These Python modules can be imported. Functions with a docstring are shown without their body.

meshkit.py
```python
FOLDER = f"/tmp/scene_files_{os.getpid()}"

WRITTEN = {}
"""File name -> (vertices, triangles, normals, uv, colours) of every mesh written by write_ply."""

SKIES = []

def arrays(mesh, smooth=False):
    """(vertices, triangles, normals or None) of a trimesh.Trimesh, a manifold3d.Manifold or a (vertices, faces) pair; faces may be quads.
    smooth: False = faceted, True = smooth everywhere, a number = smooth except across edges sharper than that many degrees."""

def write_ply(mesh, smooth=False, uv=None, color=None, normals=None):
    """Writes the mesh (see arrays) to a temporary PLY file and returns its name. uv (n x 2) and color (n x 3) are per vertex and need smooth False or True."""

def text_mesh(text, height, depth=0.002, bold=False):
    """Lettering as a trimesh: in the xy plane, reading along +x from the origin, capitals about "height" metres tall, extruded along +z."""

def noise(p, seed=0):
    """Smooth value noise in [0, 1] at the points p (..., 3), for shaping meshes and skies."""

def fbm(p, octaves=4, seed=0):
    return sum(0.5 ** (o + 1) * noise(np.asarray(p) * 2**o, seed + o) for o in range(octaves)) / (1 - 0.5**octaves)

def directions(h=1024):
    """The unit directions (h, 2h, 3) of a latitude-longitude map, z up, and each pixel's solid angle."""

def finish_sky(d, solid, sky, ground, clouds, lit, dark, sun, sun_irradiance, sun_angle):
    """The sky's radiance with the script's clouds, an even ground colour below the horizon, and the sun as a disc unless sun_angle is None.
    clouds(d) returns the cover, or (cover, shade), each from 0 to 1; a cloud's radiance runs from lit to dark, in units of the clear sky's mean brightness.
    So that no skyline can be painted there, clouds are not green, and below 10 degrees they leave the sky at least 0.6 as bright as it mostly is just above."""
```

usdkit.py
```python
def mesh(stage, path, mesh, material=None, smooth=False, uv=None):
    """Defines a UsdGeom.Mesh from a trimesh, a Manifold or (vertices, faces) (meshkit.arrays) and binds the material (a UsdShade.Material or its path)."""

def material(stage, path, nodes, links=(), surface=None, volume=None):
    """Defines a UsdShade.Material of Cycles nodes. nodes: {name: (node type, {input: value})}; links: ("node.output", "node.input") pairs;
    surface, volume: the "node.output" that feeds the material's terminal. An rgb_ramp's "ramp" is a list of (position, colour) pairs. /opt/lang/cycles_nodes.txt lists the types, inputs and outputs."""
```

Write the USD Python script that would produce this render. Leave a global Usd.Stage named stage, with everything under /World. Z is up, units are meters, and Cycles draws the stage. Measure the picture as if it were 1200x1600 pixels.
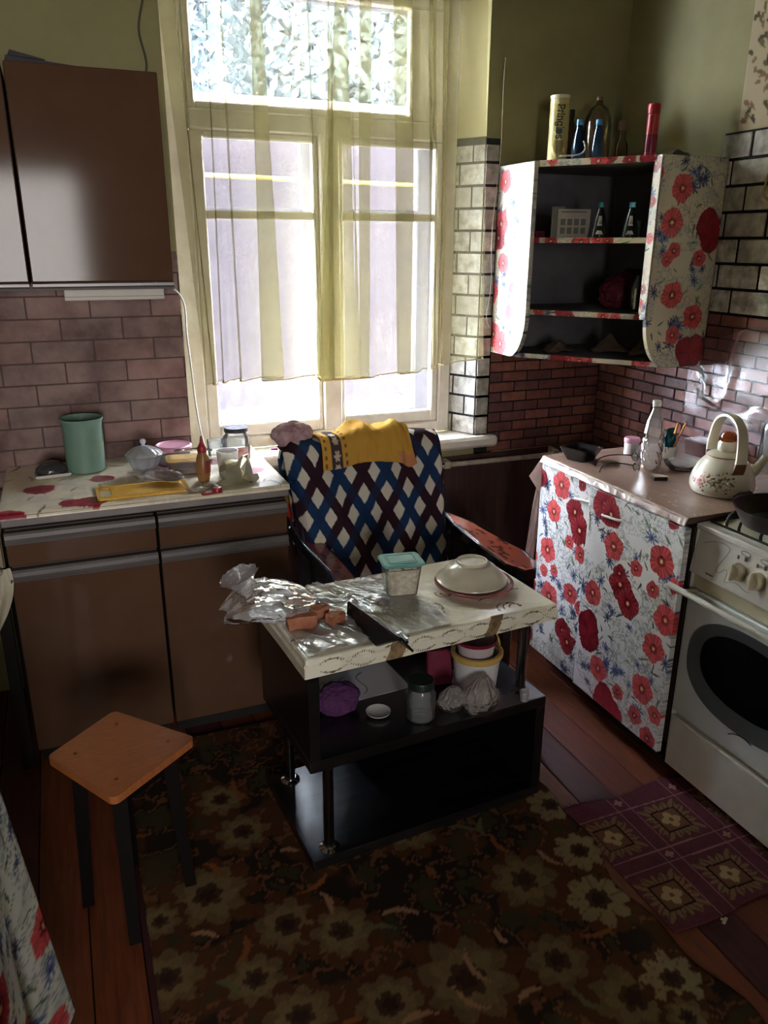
import math, random, numpy as np, trimesh, usdkit, meshkit
from pxr import Usd, UsdGeom, UsdLux, UsdShade, Gf, Sdf, Vt
import manifold3d as m3
rng = np.random.default_rng(7); random.seed(7)
stage = Usd.Stage.CreateInMemory()
UsdGeom.SetStageUpAxis(stage, UsdGeom.Tokens.z); UsdGeom.SetStageMetersPerUnit(stage, 1.0)
UsdGeom.Xform.Define(stage, '/World'); UsdGeom.Scope.Define(stage, '/World/Looks')

# ---------------------------------------------------------------- camera
F, YAW, PITCH, ROLL, EYE = 1227.8, .38666, .32934, -.00451, np.array([0, 0, 1.60])
_f = np.array([math.sin(YAW)*math.cos(PITCH), math.cos(YAW)*math.cos(PITCH), -math.sin(PITCH)])
_r = np.array([math.cos(YAW), -math.sin(YAW), 0]); _d = np.cross(_f, _r)
RIGHT = math.cos(ROLL)*_r + math.sin(ROLL)*_d; DOWN = -math.sin(ROLL)*_r + math.cos(ROLL)*_d; AHEAD = _f
cam = UsdGeom.Camera.Define(stage, '/World/camera')
mtx = np.eye(4); mtx[0, :3] = RIGHT; mtx[1, :3] = -DOWN; mtx[2, :3] = -AHEAD; mtx[3, :3] = EYE
cam.AddTransformOp().Set(Gf.Matrix4d(*mtx.ravel().tolist()))
cam.CreateHorizontalApertureAttr(36.0); cam.CreateVerticalApertureAttr(48.0); cam.CreateFocalLengthAttr(36.0*F/1200)
cam.CreateClippingRangeAttr((0.02, 1000.0))
cam.CreateExposureAttr(2.55)

# ---------------------------------------------------------------- light: an overcast sky; no lamp is lit. An area light added in the closed hall stands in for rear daylight
dome = UsdLux.DomeLight.Define(stage, '/World/sky'); dome.CreateColorAttr(Gf.Vec3f(.84, .90, 1.0)); dome.CreateIntensityAttr(4.6)
hw = UsdLux.RectLight.Define(stage, '/World/hall_fill_light'); hw.CreateWidthAttr(1.2); hw.CreateHeightAttr(1.3); hw.AddTranslateOp().Set(Gf.Vec3d(-.25, -3.48, 1.55)); hw.AddRotateXOp().Set(90.0); hw.CreateColorAttr(Gf.Vec3f(1.0, .97, .95)); hw.CreateIntensityAttr(4.2)

# ---------------------------------------------------------------- survey helpers: where a sight line of the survey meets a real plane
def ray(px, py): return AHEAD + RIGHT*(px-600)/F + DOWN*(py-800)/F
def onz(px, py, z): r = ray(px, py); return EYE + r*(z-EYE[2])/r[2]
def ony(px, py, y): r = ray(px, py); return EYE + r*y/r[1]
def onx(px, py, x): r = ray(px, py); return EYE + r*x/r[0]
def mpp(p): return float((np.asarray(p)-EYE) @ AHEAD)/F      # metres per pixel at p
def lin(c):
    c = np.asarray(c, float)/255; return np.where(c <= .04045, c/12.92, ((c+.055)/1.055)**2.4)

# ---------------------------------------------------------------- materials
LOOK = {}
def M(name, color, rough=.55, spec=.5, var=None, vscale=30, bump=0, bscale=200, bdist=.002, stretch=None, **kw):
    """plain or mottled surface. color, var: sRGB 0-255. var = second tone mixed in by noise."""
    n = {'p': ('principled_bsdf', {'roughness': rough, 'specular_ior_level': spec, 'base_color': lin(color), **kw})}; l = []
    if var is not None or bump:
        n['t'] = ('texture_coordinate', {})
        src = 't.object'
        if stretch is not None:
            n['m'] = ('mapping', {'scale': stretch}); l.append(('t.object', 'm.vector')); src = 'm.vector'
    if var is not None:
        n['n'] = ('noise_texture', {'scale': vscale, 'detail': 4.0, 'roughness': .6}); l.append((src, 'n.vector'))
        n['r'] = ('rgb_ramp', {'ramp': [(.32, lin(color)), (.68, lin(var))]}); l += [('n.fac', 'r.fac'), ('r.color', 'p.base_color')]
    if bump:
        n['bn'] = ('noise_texture', {'scale': bscale, 'detail': 3.0}); l.append((src, 'bn.vector'))
        n['b'] = ('bump', {'strength': bump, 'distance': bdist}); l += [('bn.fac', 'b.height'), ('b.normal', 'p.normal')]
    LOOK[name] = usdkit.material(stage, '/World/Looks/'+name, n, l, surface='p.BSDF'); return LOOK[name]
def MV(name, rough=.6, spec=.4, bump=0, bscale=300, bdist=.001, **kw):
    """surface whose print is read from the mesh's 'tint' colours"""
    n = {'p': ('principled_bsdf', {'roughness': rough, 'specular_ior_level': spec, **kw}), 'a': ('attribute', {'attribute': 'tint'})}; l = [('a.color', 'p.base_color')]
    if bump:
        n['t'] = ('texture_coordinate', {}); n['bn'] = ('noise_texture', {'scale': bscale, 'detail': 3.0}); n['b'] = ('bump', {'strength': bump, 'distance': bdist})
        l += [('t.object', 'bn.vector'), ('bn.fac', 'b.height'), ('b.normal', 'p.normal')]
    LOOK[name] = usdkit.material(stage, '/World/Looks/'+name, n, l, surface='p.BSDF'); return LOOK[name]
def MC(name, tint=(255, 255, 255), gloss=(255, 255, 255), rough=.05, ior=1.5, haze=0., hazecol=(230, 230, 230), bump=0, bscale=60, bdist=.004):
    """thin clear glass, plastic or film: see-through, with reflections by fresnel and a little scattering haze"""
    n = {'t': ('transparent_bsdf', {'color': lin(tint)}), 'g': ('glossy_bsdf', {'color': lin(gloss), 'roughness': rough}), 'f': ('fresnel', {'IOR': ior}),
         'd': ('diffuse_bsdf', {'color': lin(hazecol)}), 'tl': ('translucent_bsdf', {'color': lin(hazecol)}), 'dt': ('mix_closure', {'fac': .5}), 'h': ('mix_closure', {'fac': haze}), 'x': ('mix_closure', {})}
    l = [('d.BSDF', 'dt.closure1'), ('tl.BSDF', 'dt.closure2'), ('t.BSDF', 'h.closure1'), ('dt.closure', 'h.closure2'), ('h.closure', 'x.closure1'), ('g.BSDF', 'x.closure2'), ('f.fac', 'x.fac')]
    if bump:
        n['tc'] = ('texture_coordinate', {}); n['bn'] = ('noise_texture', {'scale': bscale, 'detail': 2.0, 'distortion': .8}); n['b'] = ('bump', {'strength': bump, 'distance': bdist})
        l += [('tc.object', 'bn.vector'), ('bn.fac', 'b.height'), ('b.normal', 'g.normal')]
    LOOK[name] = usdkit.material(stage, '/World/Looks/'+name, n, l, surface='x.closure'); return LOOK[name]
def L(x): return LOOK[x] if isinstance(x, str) else x

# ---------------------------------------------------------------- prims
_taken = {}
def numbered(parent, name):
    k = _taken.setdefault((parent, name), 0); _taken[(parent, name)] += 1
    return f'{parent}/{name}' + (f'_{k:03d}' if k else '')
def said(prim, label=None, cat=None, group=None, kind=None):
    for k, v in (('label', label), ('category', cat), ('group', group), ('kind', kind)):
        if v: prim.SetCustomDataByKey(k, v)
def thing(name, label, cat, loc=(0, 0, 0), rz=0., group=None, kind=None):
    x = UsdGeom.Xform.Define(stage, numbered('/World', name)); x.AddTranslateOp().Set(Gf.Vec3d(*map(float, loc))); x.AddRotateZOp().Set(float(rz))
    said(x.GetPrim(), label, cat, group, kind); return str(x.GetPath())
def part(parent, name, mesh, mat, label=None, smooth=40, tint=None, kind=None):
    path = numbered(str(parent), name)
    if tint is not None: smooth = True
    m = usdkit.mesh(stage, path, mesh, L(mat), smooth=smooth)
    if tint is not None:
        UsdGeom.PrimvarsAPI(m).CreatePrimvar('tint', Sdf.ValueTypeNames.Color3fArray, 'vertex').Set(Vt.Vec3fArray.FromNumpy(np.asarray(tint, np.float32)))
    said(m.GetPrim(), label, kind=kind); return path
def single(name, label, cat, mesh, mat, smooth=40, tint=None, group=None, kind=None):
    p = part('/World', name, mesh, mat, None, smooth, tint); said(stage.GetPrimAtPath(p), label, cat, group, kind); return p
def struct(name, mesh, mat, label=None, cat=None, smooth=False):
    p = part('/World', name, mesh, mat, label, smooth); said(stage.GetPrimAtPath(p), label, cat, None, 'structure'); return p
def copy(path, label, loc, rz=0., group=None):
    src = stage.GetPrimAtPath(path); d = src.GetCustomData(); base = src.GetName()
    if base[-4:-3] == '_' and base[-3:].isdigit(): base = base[:-4]
    x = UsdGeom.Xform.Define(stage, numbered('/World', base)); p = x.GetPrim(); p.GetReferences().AddInternalReference(path); p.SetInstanceable(True)
    x.ClearXformOpOrder(); x.AddTranslateOp().Set(Gf.Vec3d(*map(float, loc))); x.AddRotateZOp().Set(float(rz))
    said(p, label, d.get('category'), group or d.get('group')); return str(p.GetPath())

# ---------------------------------------------------------------- shapes
cat = trimesh.util.concatenate
def hull(pts): return trimesh.Trimesh(*_hull(np.asarray(pts, float)), process=False)
def _hull(p):
    m = m3.Manifold.hull_points(p.astype(np.float32)).to_mesh(); return np.array(m.vert_properties[:, :3]), np.array(m.tri_verts)
def bx(lo, hi, b=0.):
    lo, hi = np.minimum(lo, hi).astype(float), np.maximum(lo, hi).astype(float)
    if b <= 0: m = trimesh.creation.box(hi-lo); m.apply_translation((lo+hi)/2); return m
    b = min(b, .45*float((hi-lo).min())); P = []
    for sx in (0, 1):
        for sy in (0, 1):
            for sz in (0, 1):
                c = np.array([[lo, hi][s][i] for i, s in enumerate((sx, sy, sz))]); inn = c + b*np.array([1-2*sx, 1-2*sy, 1-2*sz])
                for a in range(3):
                    q = inn.copy(); q[a] = c[a]; P.append(q)
    return hull(P)
def rbox(lo, hi, r, n=6):
    """upright rounded box (rounded in plan) with softened top and bottom"""
    from shapely.geometry import box as sbox
    lo, hi = np.asarray(lo, float), np.asarray(hi, float); P = []
    for z, ins in ((lo[2], .3*r), (lo[2]+.3*r, 0), (hi[2]-.3*r, 0), (hi[2], .3*r)):
        g = sbox(lo[0]+r, lo[1]+r, hi[0]-r, hi[1]-r).buffer(r-ins, quad_segs=n); P += [(x, y, z) for x, y in g.exterior.coords[:-1]]
    return hull(P)
def lathe(prof, n=40):
    prof = np.asarray(prof, float); k = len(prof); a = np.linspace(0, 2*np.pi, n, endpoint=False)
    V = np.stack([prof[:, 0][:, None]*np.cos(a), prof[:, 0][:, None]*np.sin(a), np.repeat(prof[:, 1][:, None], n, 1)], -1).reshape(-1, 3)
    i, j = np.meshgrid(np.arange(k-1), np.arange(n), indexing='ij'); j2 = (j+1) % n
    q = np.stack([i*n+j, i*n+j2, (i+1)*n+j2, (i+1)*n+j], -1).reshape(-1, 4)
    f = np.vstack([q[:, [0, 1, 2]], q[:, [0, 2, 3]]]); m = trimesh.Trimesh(V, f, process=False); m.merge_vertices(); m.update_faces(m.nondegenerate_faces()); return m
def tube(pts, r, n=8, closed=False):
    P = np.asarray(pts, float); k = len(P); rr = np.broadcast_to(np.asarray(r, float), (k,))
    T = np.gradient(P, axis=0) if not closed else np.roll(P, -1, 0)-np.roll(P, 1, 0); T /= np.linalg.norm(T, axis=1, keepdims=True)+1e-12
    up = np.array([0, 0, 1.]) if abs(T[0, 2]) < .9 else np.array([1., 0, 0]); N = []; u = up
    for t in T:
        u = u - t*(u@t); u /= np.linalg.norm(u)+1e-12; N.append(u)
    N = np.array(N); B = np.cross(T, N); a = np.linspace(0, 2*np.pi, n, endpoint=False)
    V = (P[:, None] + rr[:, None, None]*(N[:, None]*np.cos(a)[:, None] + B[:, None]*np.sin(a)[:, None])).reshape(-1, 3)
    kk = k if closed else k-1; i, j = np.meshgrid(np.arange(kk), np.arange(n), indexing='ij'); i2 = (i+1) % k; j2 = (j+1) % n
    q = np.stack([i*n+j, i*n+j2, i2*n+j2, i2*n+j], -1).reshape(-1, 4); f = [q[:, [0, 1, 2]], q[:, [0, 2, 3]]]
    if not closed:
        V = np.vstack([V, P[0], P[-1]]); j = np.arange(n); f += [np.stack([np.full(n, k*n), (j+1) % n, j], 1), np.stack([np.full(n, k*n+1), (k-1)*n+j, (k-1)*n+(j+1) % n], 1)]
    return trimesh.Trimesh(V, np.vstack(f), process=False)
def curve(pts, n=24):
    """smooth curve through points"""
    from scipy.interpolate import CubicSpline
    P = np.asarray(pts, float); s = np.r_[0, np.cumsum(np.linalg.norm(np.diff(P, axis=0), axis=1))]; return CubicSpline(s, P)(np.linspace(0, s[-1], n))
def sheet(G, thick=0.):
    """G (nu, nv, 3) points -> a surface; with thick, a closed shell"""
    nu, nv = G.shape[:2]; i, j = np.meshgrid(np.arange(nu-1), np.arange(nv-1), indexing='ij'); a = i*nv+j
    q = np.stack([a, a+nv, a+nv+1, a+1], -1).reshape(-1, 4); f = np.vstack([q[:, [0, 1, 2]], q[:, [0, 2, 3]]]); V = G.reshape(-1, 3)
    if not thick: return trimesh.Trimesh(V, f, process=False)
    Nn = np.cross(np.gradient(G, axis=0), np.gradient(G, axis=1)); Nn /= np.linalg.norm(Nn, axis=-1, keepdims=True)+1e-12
    V2 = (G - Nn*thick).reshape(-1, 3); m = len(V)
    ring = np.r_[np.arange(nv), np.arange(1, nu)*nv+nv-1, (nu-1)*nv+np.arange(nv-2, -1, -1), np.arange(nu-2, 0, -1)*nv]; r2 = np.roll(ring, -1)
    side = np.vstack([np.stack([ring, r2, r2+m], 1), np.stack([ring, r2+m, ring+m], 1)])
    return trimesh.Trimesh(np.vstack([V, V2]), np.vstack([f, f[:, ::-1]+m, side]), process=False)
def twice(c): return np.vstack([c, c])
def lump(center, radii, sub=4, amp=.18, freq=3., seed=0, flat=None, ridge=0.):
    m = trimesh.creation.icosphere(sub); v = np.array(m.vertices); n = meshkit.fbm(v*freq+seed*7.3, 4, seed)-.5
    if ridge: n = n + ridge*(np.abs(meshkit.fbm(v*freq*1.7+seed*3.1+9, 3, seed+5)-.5)*-2+.25)
    v = v*(1+2*amp*n)[:, None]*np.asarray(radii)
    if flat is not None: v[:, 2] = np.maximum(v[:, 2], flat)
    m.vertices = v+np.asarray(center); return m
def prism(poly, axis, lo, hi):
    """extrude a polygon given in the two other axes (in order) along axis"""
    from shapely.geometry import Polygon
    m = trimesh.creation.extrude_polygon(Polygon(poly), hi-lo, engine='earcut'); v = np.array(m.vertices); v[:, 2] += lo
    order = {'z': [0, 1, 2], 'y': [0, 2, 1], 'x': [2, 0, 1]}[axis]; m.vertices = v[:, order]
    if axis == 'y': m.faces = m.faces[:, ::-1]
    return m
def moved(m, t=(0, 0, 0), rz=0, rx=0, ry=0, s=1.):
    m = m.copy(); R = trimesh.transformations.euler_matrix(math.radians(rx), math.radians(ry), math.radians(rz)); R[:3, :3] *= s; R[:3, 3] = t; m.apply_transform(R); return m

# ---------------------------------------------------------------- printed patterns, as colours at mesh points (flat print only)
def over(col, mask, c):
    mask = np.clip(mask, 0, 1)[..., None]; return col*(1-mask)+np.asarray(c)*mask
def n2(U, V, s, seed=0, o=3): return meshkit.fbm(np.stack([U*s, V*s, np.full_like(U, seed*3.7)], -1), o, seed)
CORAL, DEEP, BLUE, LEAF = lin((212, 80, 84)), lin((152, 28, 46)), lin((66, 78, 124)), lin((98, 116, 92))
def poppy(col, U, V, cx, cy, r, kind, rot, seed):
    dx, dy = U-cx, V-cy; a = np.arctan2(dy, dx)+rot; d = np.hypot(dx, dy)/r
    wob = n2(dx/r, dy/r, 2.2, seed); R = .84+.13*np.abs(np.sin(a*(1.5 if kind == 2 else 2 if kind else 2.5)))+.34*(wob-.5)
    m = (d < R).astype(float); base = DEEP if kind else CORAL
    streak = .5+.5*np.sin(a*17+6*wob); petal = np.abs(np.sin(a*(2 if kind else 2.5)))
    c = base*(.72+.30*streak[..., None])*(.75+.35*petal[..., None]); c = c + (lin((255, 180, 160))-c)*(.28*np.clip(d-.45, 0, 1)*streak)[..., None]*(0 if kind == 2 else 1)
    col = col*(1-m[..., None])+c*m[..., None]
    if kind != 2:
        col = over(col, (d < .30+.06*streak) & (streak > .35), lin((96, 12, 20))); col = over(col, d < .12, lin((206, 190, 130)))
    return col
def cornflower(col, U, V, cx, cy, r, rot, tone=BLUE):
    dx, dy = U-cx, V-cy; a = np.arctan2(dy, dx)+rot; d = np.hypot(dx, dy)/r
    R = .30+.70*np.abs(np.sin(a*4.5))**1.5*(.7+.3*np.sin(a*2+cx*90)); col = over(col, (d < R)*.9, tone); return over(col, (d < .2), tone*.4)
def stroke(col, U, V, p0, p1, p2, w, c):
    p0, p1, p2 = map(np.asarray, (p0, p1, p2)); best = np.full(U.shape, 9.)
    for t in np.linspace(0, 1, 14):
        q = (1-t)**2*p0+2*t*(1-t)*p1+t*t*p2; best = np.minimum(best, np.hypot(U-q[0], V-q[1])/(.25+1.5*t*(1-t)*2))
    return over(col, best < w, c)
def meadow(U, V, flowers, seed, ground=(226, 224, 222), cell=.085):
    """white ground with grey-green scrawl, cornflowers and the given poppies (cx, cy, r, kind)"""
    g = np.random.default_rng(seed); col = np.ones(U.shape+(3,))*lin(ground)
    zone = n2(U, V, 11, seed+1, 2)
    for k, (s, c) in enumerate(((34, (132, 142, 138)), (44, (118, 126, 142)), (27, (150, 162, 150)))):
        nn = n2(U, V, s, seed+5+k, 3); col = over(col, ((np.abs(nn-.5) < .016) & (zone > .42))*.7, lin(c))
    nn = n2(U, V, 26, seed+9, 3); col = over(col, np.clip((nn-.56)*9, 0, 1)*(zone > .44)*.45, lin((150, 162, 162)))
    u0, u1, v0, v1 = U.min(), U.max(), V.min(), V.max(); k = int((u1-u0)*(v1-v0)/cell**2*1.6)+2
    for _ in range(k):
        x, y = g.uniform(u0, u1), g.uniform(v0, v1); w = g.uniform(0, 6.3); ln = g.uniform(.02, .05); e = (x+ln*np.cos(w), y+ln*np.sin(w))
        col = stroke(col, U, V, (x, y), ((x+e[0])/2+g.uniform(-.012, .012), (y+e[1])/2+g.uniform(-.012, .012)), e, g.uniform(.002, .0045), LEAF*g.uniform(.5, 1.4))
    for _ in range(int(k*.62)):
        col = cornflower(col, U, V, g.uniform(u0, u1), g.uniform(v0, v1), g.uniform(.017, .033), g.uniform(0, 3), BLUE*g.uniform(.7, 1.8))
    for i, (cx, cy, r, kind) in enumerate(flowers): col = poppy(col, U, V, cx, cy, r, kind, g.uniform(0, 6), seed*31+i)
    return np.clip(col, 0, 1)
def plate_yz(x0, x1, y0, y1, z0, z1, step, paint):
    """a board whose painted broad face lies in a plane x = x0; returns (mesh, tint)"""
    y, z = np.arange(y0, y1+step/2, step), np.arange(z0, z1+step/2, step); Y, Z = np.meshgrid(y, z, indexing='ij')
    G = np.stack([np.full_like(Y, x0), Y, Z], -1); m = sheet(G, x1-x0 if True else 0); c = paint(Y, Z).reshape(-1, 3); return m, twice(c)
def plate_xz(y0, y1, x0, x1, z0, z1, step, paint):
    x, z = np.arange(x0, x1+step/2, step), np.arange(z0, z1+step/2, step); X, Z = np.meshgrid(x, z, indexing='ij')
    G = np.stack([X, np.full_like(X, y0), Z], -1); return sheet(G, y1-y0), twice(paint(X, Z).reshape(-1, 3))
# ================================================================ the room
M('olive_paint', (152, 146, 104), .75, .3, var=(138, 130, 92), vscale=3.5, bump=.15, bscale=120)
M('ceiling_paint', (180, 176, 160), .9); M('dark_gap', (24, 20, 18), .9)
M('tile_mortar', (80, 59, 56), .7); M('black_joint', (26, 24, 24), .8)
M('white_paint', (230, 224, 212), .35, .5, var=(216, 205, 188), vscale=14, bump=.2, bscale=40)
M('maroon_paint', (74, 44, 40), .5, .4, var=(60, 36, 34), vscale=6, stretch=(14, 14, .8), bump=.2, bscale=20)
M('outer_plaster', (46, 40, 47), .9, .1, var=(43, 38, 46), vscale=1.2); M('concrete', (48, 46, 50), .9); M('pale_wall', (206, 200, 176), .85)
WY, RX = 2.93, 2.235                      # window wall face, right wall face
struct('ceiling', bx((-1.5, -1.5, 2.95), (RX+.2, 3.25, 3.05)), 'ceiling_paint')
struct('wall_left', bx((-1.6, -1.5, -.05), (-1.4, 3.25, 2.95)), 'pale_wall')
wr = struct('wall_right', bx((RX, -1.5, -.05), (RX+.2, 3.25, 2.95)), 'olive_paint')
# rear wall with an open doorway to a hall, an unseen area light added there
struct('wall_rear', cat([bx((-1.5, -1.7, -.05), (-.75, -1.5, 2.95)), bx((.25, -1.7, -.05), (RX+.2, -1.5, 2.95)), bx((-.75, -1.7, 2.08), (.25, -1.5, 2.95))]), 'pale_wall')
struct('wall_hall', cat([bx((-1.6, -3.6, -.05), (1.3, -3.5, 2.95)), bx((-1.5, -3.5, -.05), (-.85, -3.4, 2.95)), bx((.35, -3.5, -.05), (1.3, -3.4, 2.95)), bx((-.85, -3.5, -.05), (.35, -3.4, .9)), bx((-.85, -3.5, 2.2), (.35, -3.4, 2.95)), bx((-1.6, -3.4, -.05), (-1.5, -1.6, 2.95)), bx((1.2, -3.4, -.05), (1.3, -1.6, 2.95)), bx((-1.5, -3.4, 2.6), (1.2, -1.7, 2.7)), bx((-1.5, -3.4, -.1), (1.2, -1.7, -.02))]), 'ceiling_paint')
wb = struct('wall_back', cat([prism([(-1.5, WY), (.413, WY), (.36, 3.05), (.36, 3.25), (-1.5, 3.25)], 'z', -.05, 2.95),
    prism([(1.612, WY), (RX+.1, WY), (RX+.1, 3.25), (1.548, 3.25), (1.548, 3.05)], 'z', -.05, 2.95),
    bx((.3, WY, -.05), (1.7, 3.25, .775)), bx((.3, WY, 2.50), (1.7, 3.25, 2.95))]), 'olive_paint')

# painted plank floor: every board a part
fl = struct('floor', bx((-1.5, -3.4, -.08), (RX, 2.93, -.024)), 'dark_gap')
for k, c in enumerate([(112, 52, 36), (128, 66, 40), (84, 40, 42), (120, 60, 34), (74, 34, 40)]):
    M(f'board_{"abcde"[k]}', c, .5, .4, var=tuple(int(v*.78) for v in c), vscale=5, stretch=(16, 1.2, 1), bump=.25, bscale=12)
for k in range(32):
    x0 = -1.5+k*.1165
    part(fl, 'floor_board', bx((x0+.001, -1.6, -.024), (x0+.1150, 2.93, 0), .0015), 'board_'+'abcde'[[0, 2, 1, 3, 4, 1, 2, 0, 3][k % 9]])

# left splash-back: faded brick-relief panels
for k, c in enumerate([(100, 73, 69), (94, 69, 66), (106, 78, 73)]): M('pink_brick_'+'abc'[k], c, .6, .3, var=(146+5*k, 124, 118), vscale=7, bump=.35, bscale=45, bdist=.004)
part(wb, 'splash_panel', bx((-1.4, WY-.006, .70), (.412, WY, 1.56)), 'tile_mortar')
for r in range(12):
    z0 = .70+r*.0728
    for c in range(-9, 4):
        x0 = c*.20+(r % 2)*.10+.01; x1 = min(x0+.1955, .411); x0 = max(x0, -1.0)
        if x1-x0 < .02: continue
        part(wb, 'brick', bx((x0, WY-.0078-rng.uniform(0, .0012), z0+.002), (x1, WY-.005, z0+.0708), .0015), 'pink_brick_'+'abc'[rng.integers(3)])
# pale stone-look bricks around the window and on the right wall; small red bricks below
for k, c in enumerate([(196, 192, 184), (180, 178, 172), (166, 162, 152)]): M('stone_brick_'+'abc'[k], tuple(min(255, int(q*1.12)) for q in c), .7, .3, var=(142, 136, 124), vscale=26, bump=.4, bscale=60, bdist=.004)
for k, c in enumerate([(142, 84, 72), (126, 76, 70), (156, 96, 80), (114, 70, 66)]): M('red_brick_'+'abcd'[k], c, .45, .5, var=tuple(int(v*.8) for v in c), vscale=30, bump=.4, bscale=80, bdist=.003)
def stone(): return 'stone_brick_'+'abc'[rng.integers(3)]
def red(): return 'red_brick_'+'abcd'[rng.integers(4)]
# splayed reveal (right side of the window) and the strip on the wall face
A, B = np.array([1.612, WY]), np.array([1.548, 3.05]); u = (B-A)/np.linalg.norm(B-A); nrm = np.array([-u[1], u[0]]); nrm = -nrm if nrm[0] > 0 else nrm; LEN = np.linalg.norm(B-A)
def on_reveal(s0, s1, z0, z1, d0, d1, b=.002):
    P = [np.r_[A+u*s+nrm*d, z] for s in (s0, s1) for d in (d0, d1) for z in (z0, z1)]; return hull(P)
part(wb, 'reveal_panel', on_reveal(0, LEN, .82, 1.99, 0, .003), 'black_joint')
part(wb, 'corner_panel', bx((1.612, WY-.003, .82), (1.672, WY, 1.985)), 'black_joint')
M('reveal_lit_tone', (222, 212, 150), .7)  # pale yellow colour stands in for window light on the upper reveal
part(wb, 'reveal_lit_patch', on_reveal(.001, LEN, 1.992, 2.498, 0, .002), 'reveal_lit_tone')
for r in range(14):
    z0 = .823+r*.0832; z1 = z0+.0730
    if r == 13: z1 = 1.962
    cut = (.028, .095)[r % 2]+rng.uniform(-.006, .006)
    cut = LEN-.02 if r % 2 == 0 else .055
    part(wb, 'stone_brick', on_reveal(.002, cut-.004, z0, z1, .002, .007), stone()); part(wb, 'stone_brick', on_reveal(cut+.004, LEN-.002, z0, z1, .002, .007), stone())
    part(wb, 'stone_brick', bx((1.610, WY-.008, z0), (1.668, WY-.002, z1), .002), stone())
# right wall, stone bricks above z 1.365
part(wr, 'stone_panel', bx((RX-.003, 1.0, 1.362), (RX, 2.345, 1.966)), 'black_joint')
for r in range(7):
    z0 = 1.366+r*.0855
    for c in range(8):
        y1 = 2.395-c*.185+(0, .075)[r % 2]; y0 = max(y1-.175, 1.002); y1 = min(y1, 2.342)
        part(wr, 'stone_brick', bx((RX-.009-rng.uniform(0, .002), y0, z0+.0045), (RX-.002, y1, z0+.0805), .003), stone())
# red bricks: right wall and the part of the window wall beside it
part(wr, 'brick_panel', bx((RX-.003, 1.0, .66), (RX, WY, 1.364)), 'black_joint')
part(wb, 'brick_panel', bx((1.612, WY-.003, .74), (RX, WY, 1.364)), 'black_joint')
for r in range(-4, 12):
    z0 = .848+r*.0430
    for c in range(16):
        y1 = WY-.004-c*.124+(.0, .062)[r % 2]; y0 = y1-.118; y1 = min(y1, WY-.008)
        if y0 < (1.0 if r >= 0 else 2.3): continue
        part(wr, 'brick', bx((RX-.007-rng.uniform(0, .002), y0, z0+.0025), (RX-.002, y1, z0+.0405), .002), red())
for r in range(15):
    z0 = .740+r*.0430
    if z0 > 1.36: break
    for c in range(6):
        x0 = 1.673+c*.124-(0, .062)[r % 2]; x1 = min(x0+.118, RX-.008); x0 = max(x0, 1.674 if z0 > .8 else 1.615)
        if x1-x0 < .015: continue
        part(wb, 'brick', bx((x0, WY-.007-rng.uniform(0, .002), z0+.0025), (x1, WY-.002, z0+.0405), .002), red())
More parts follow.
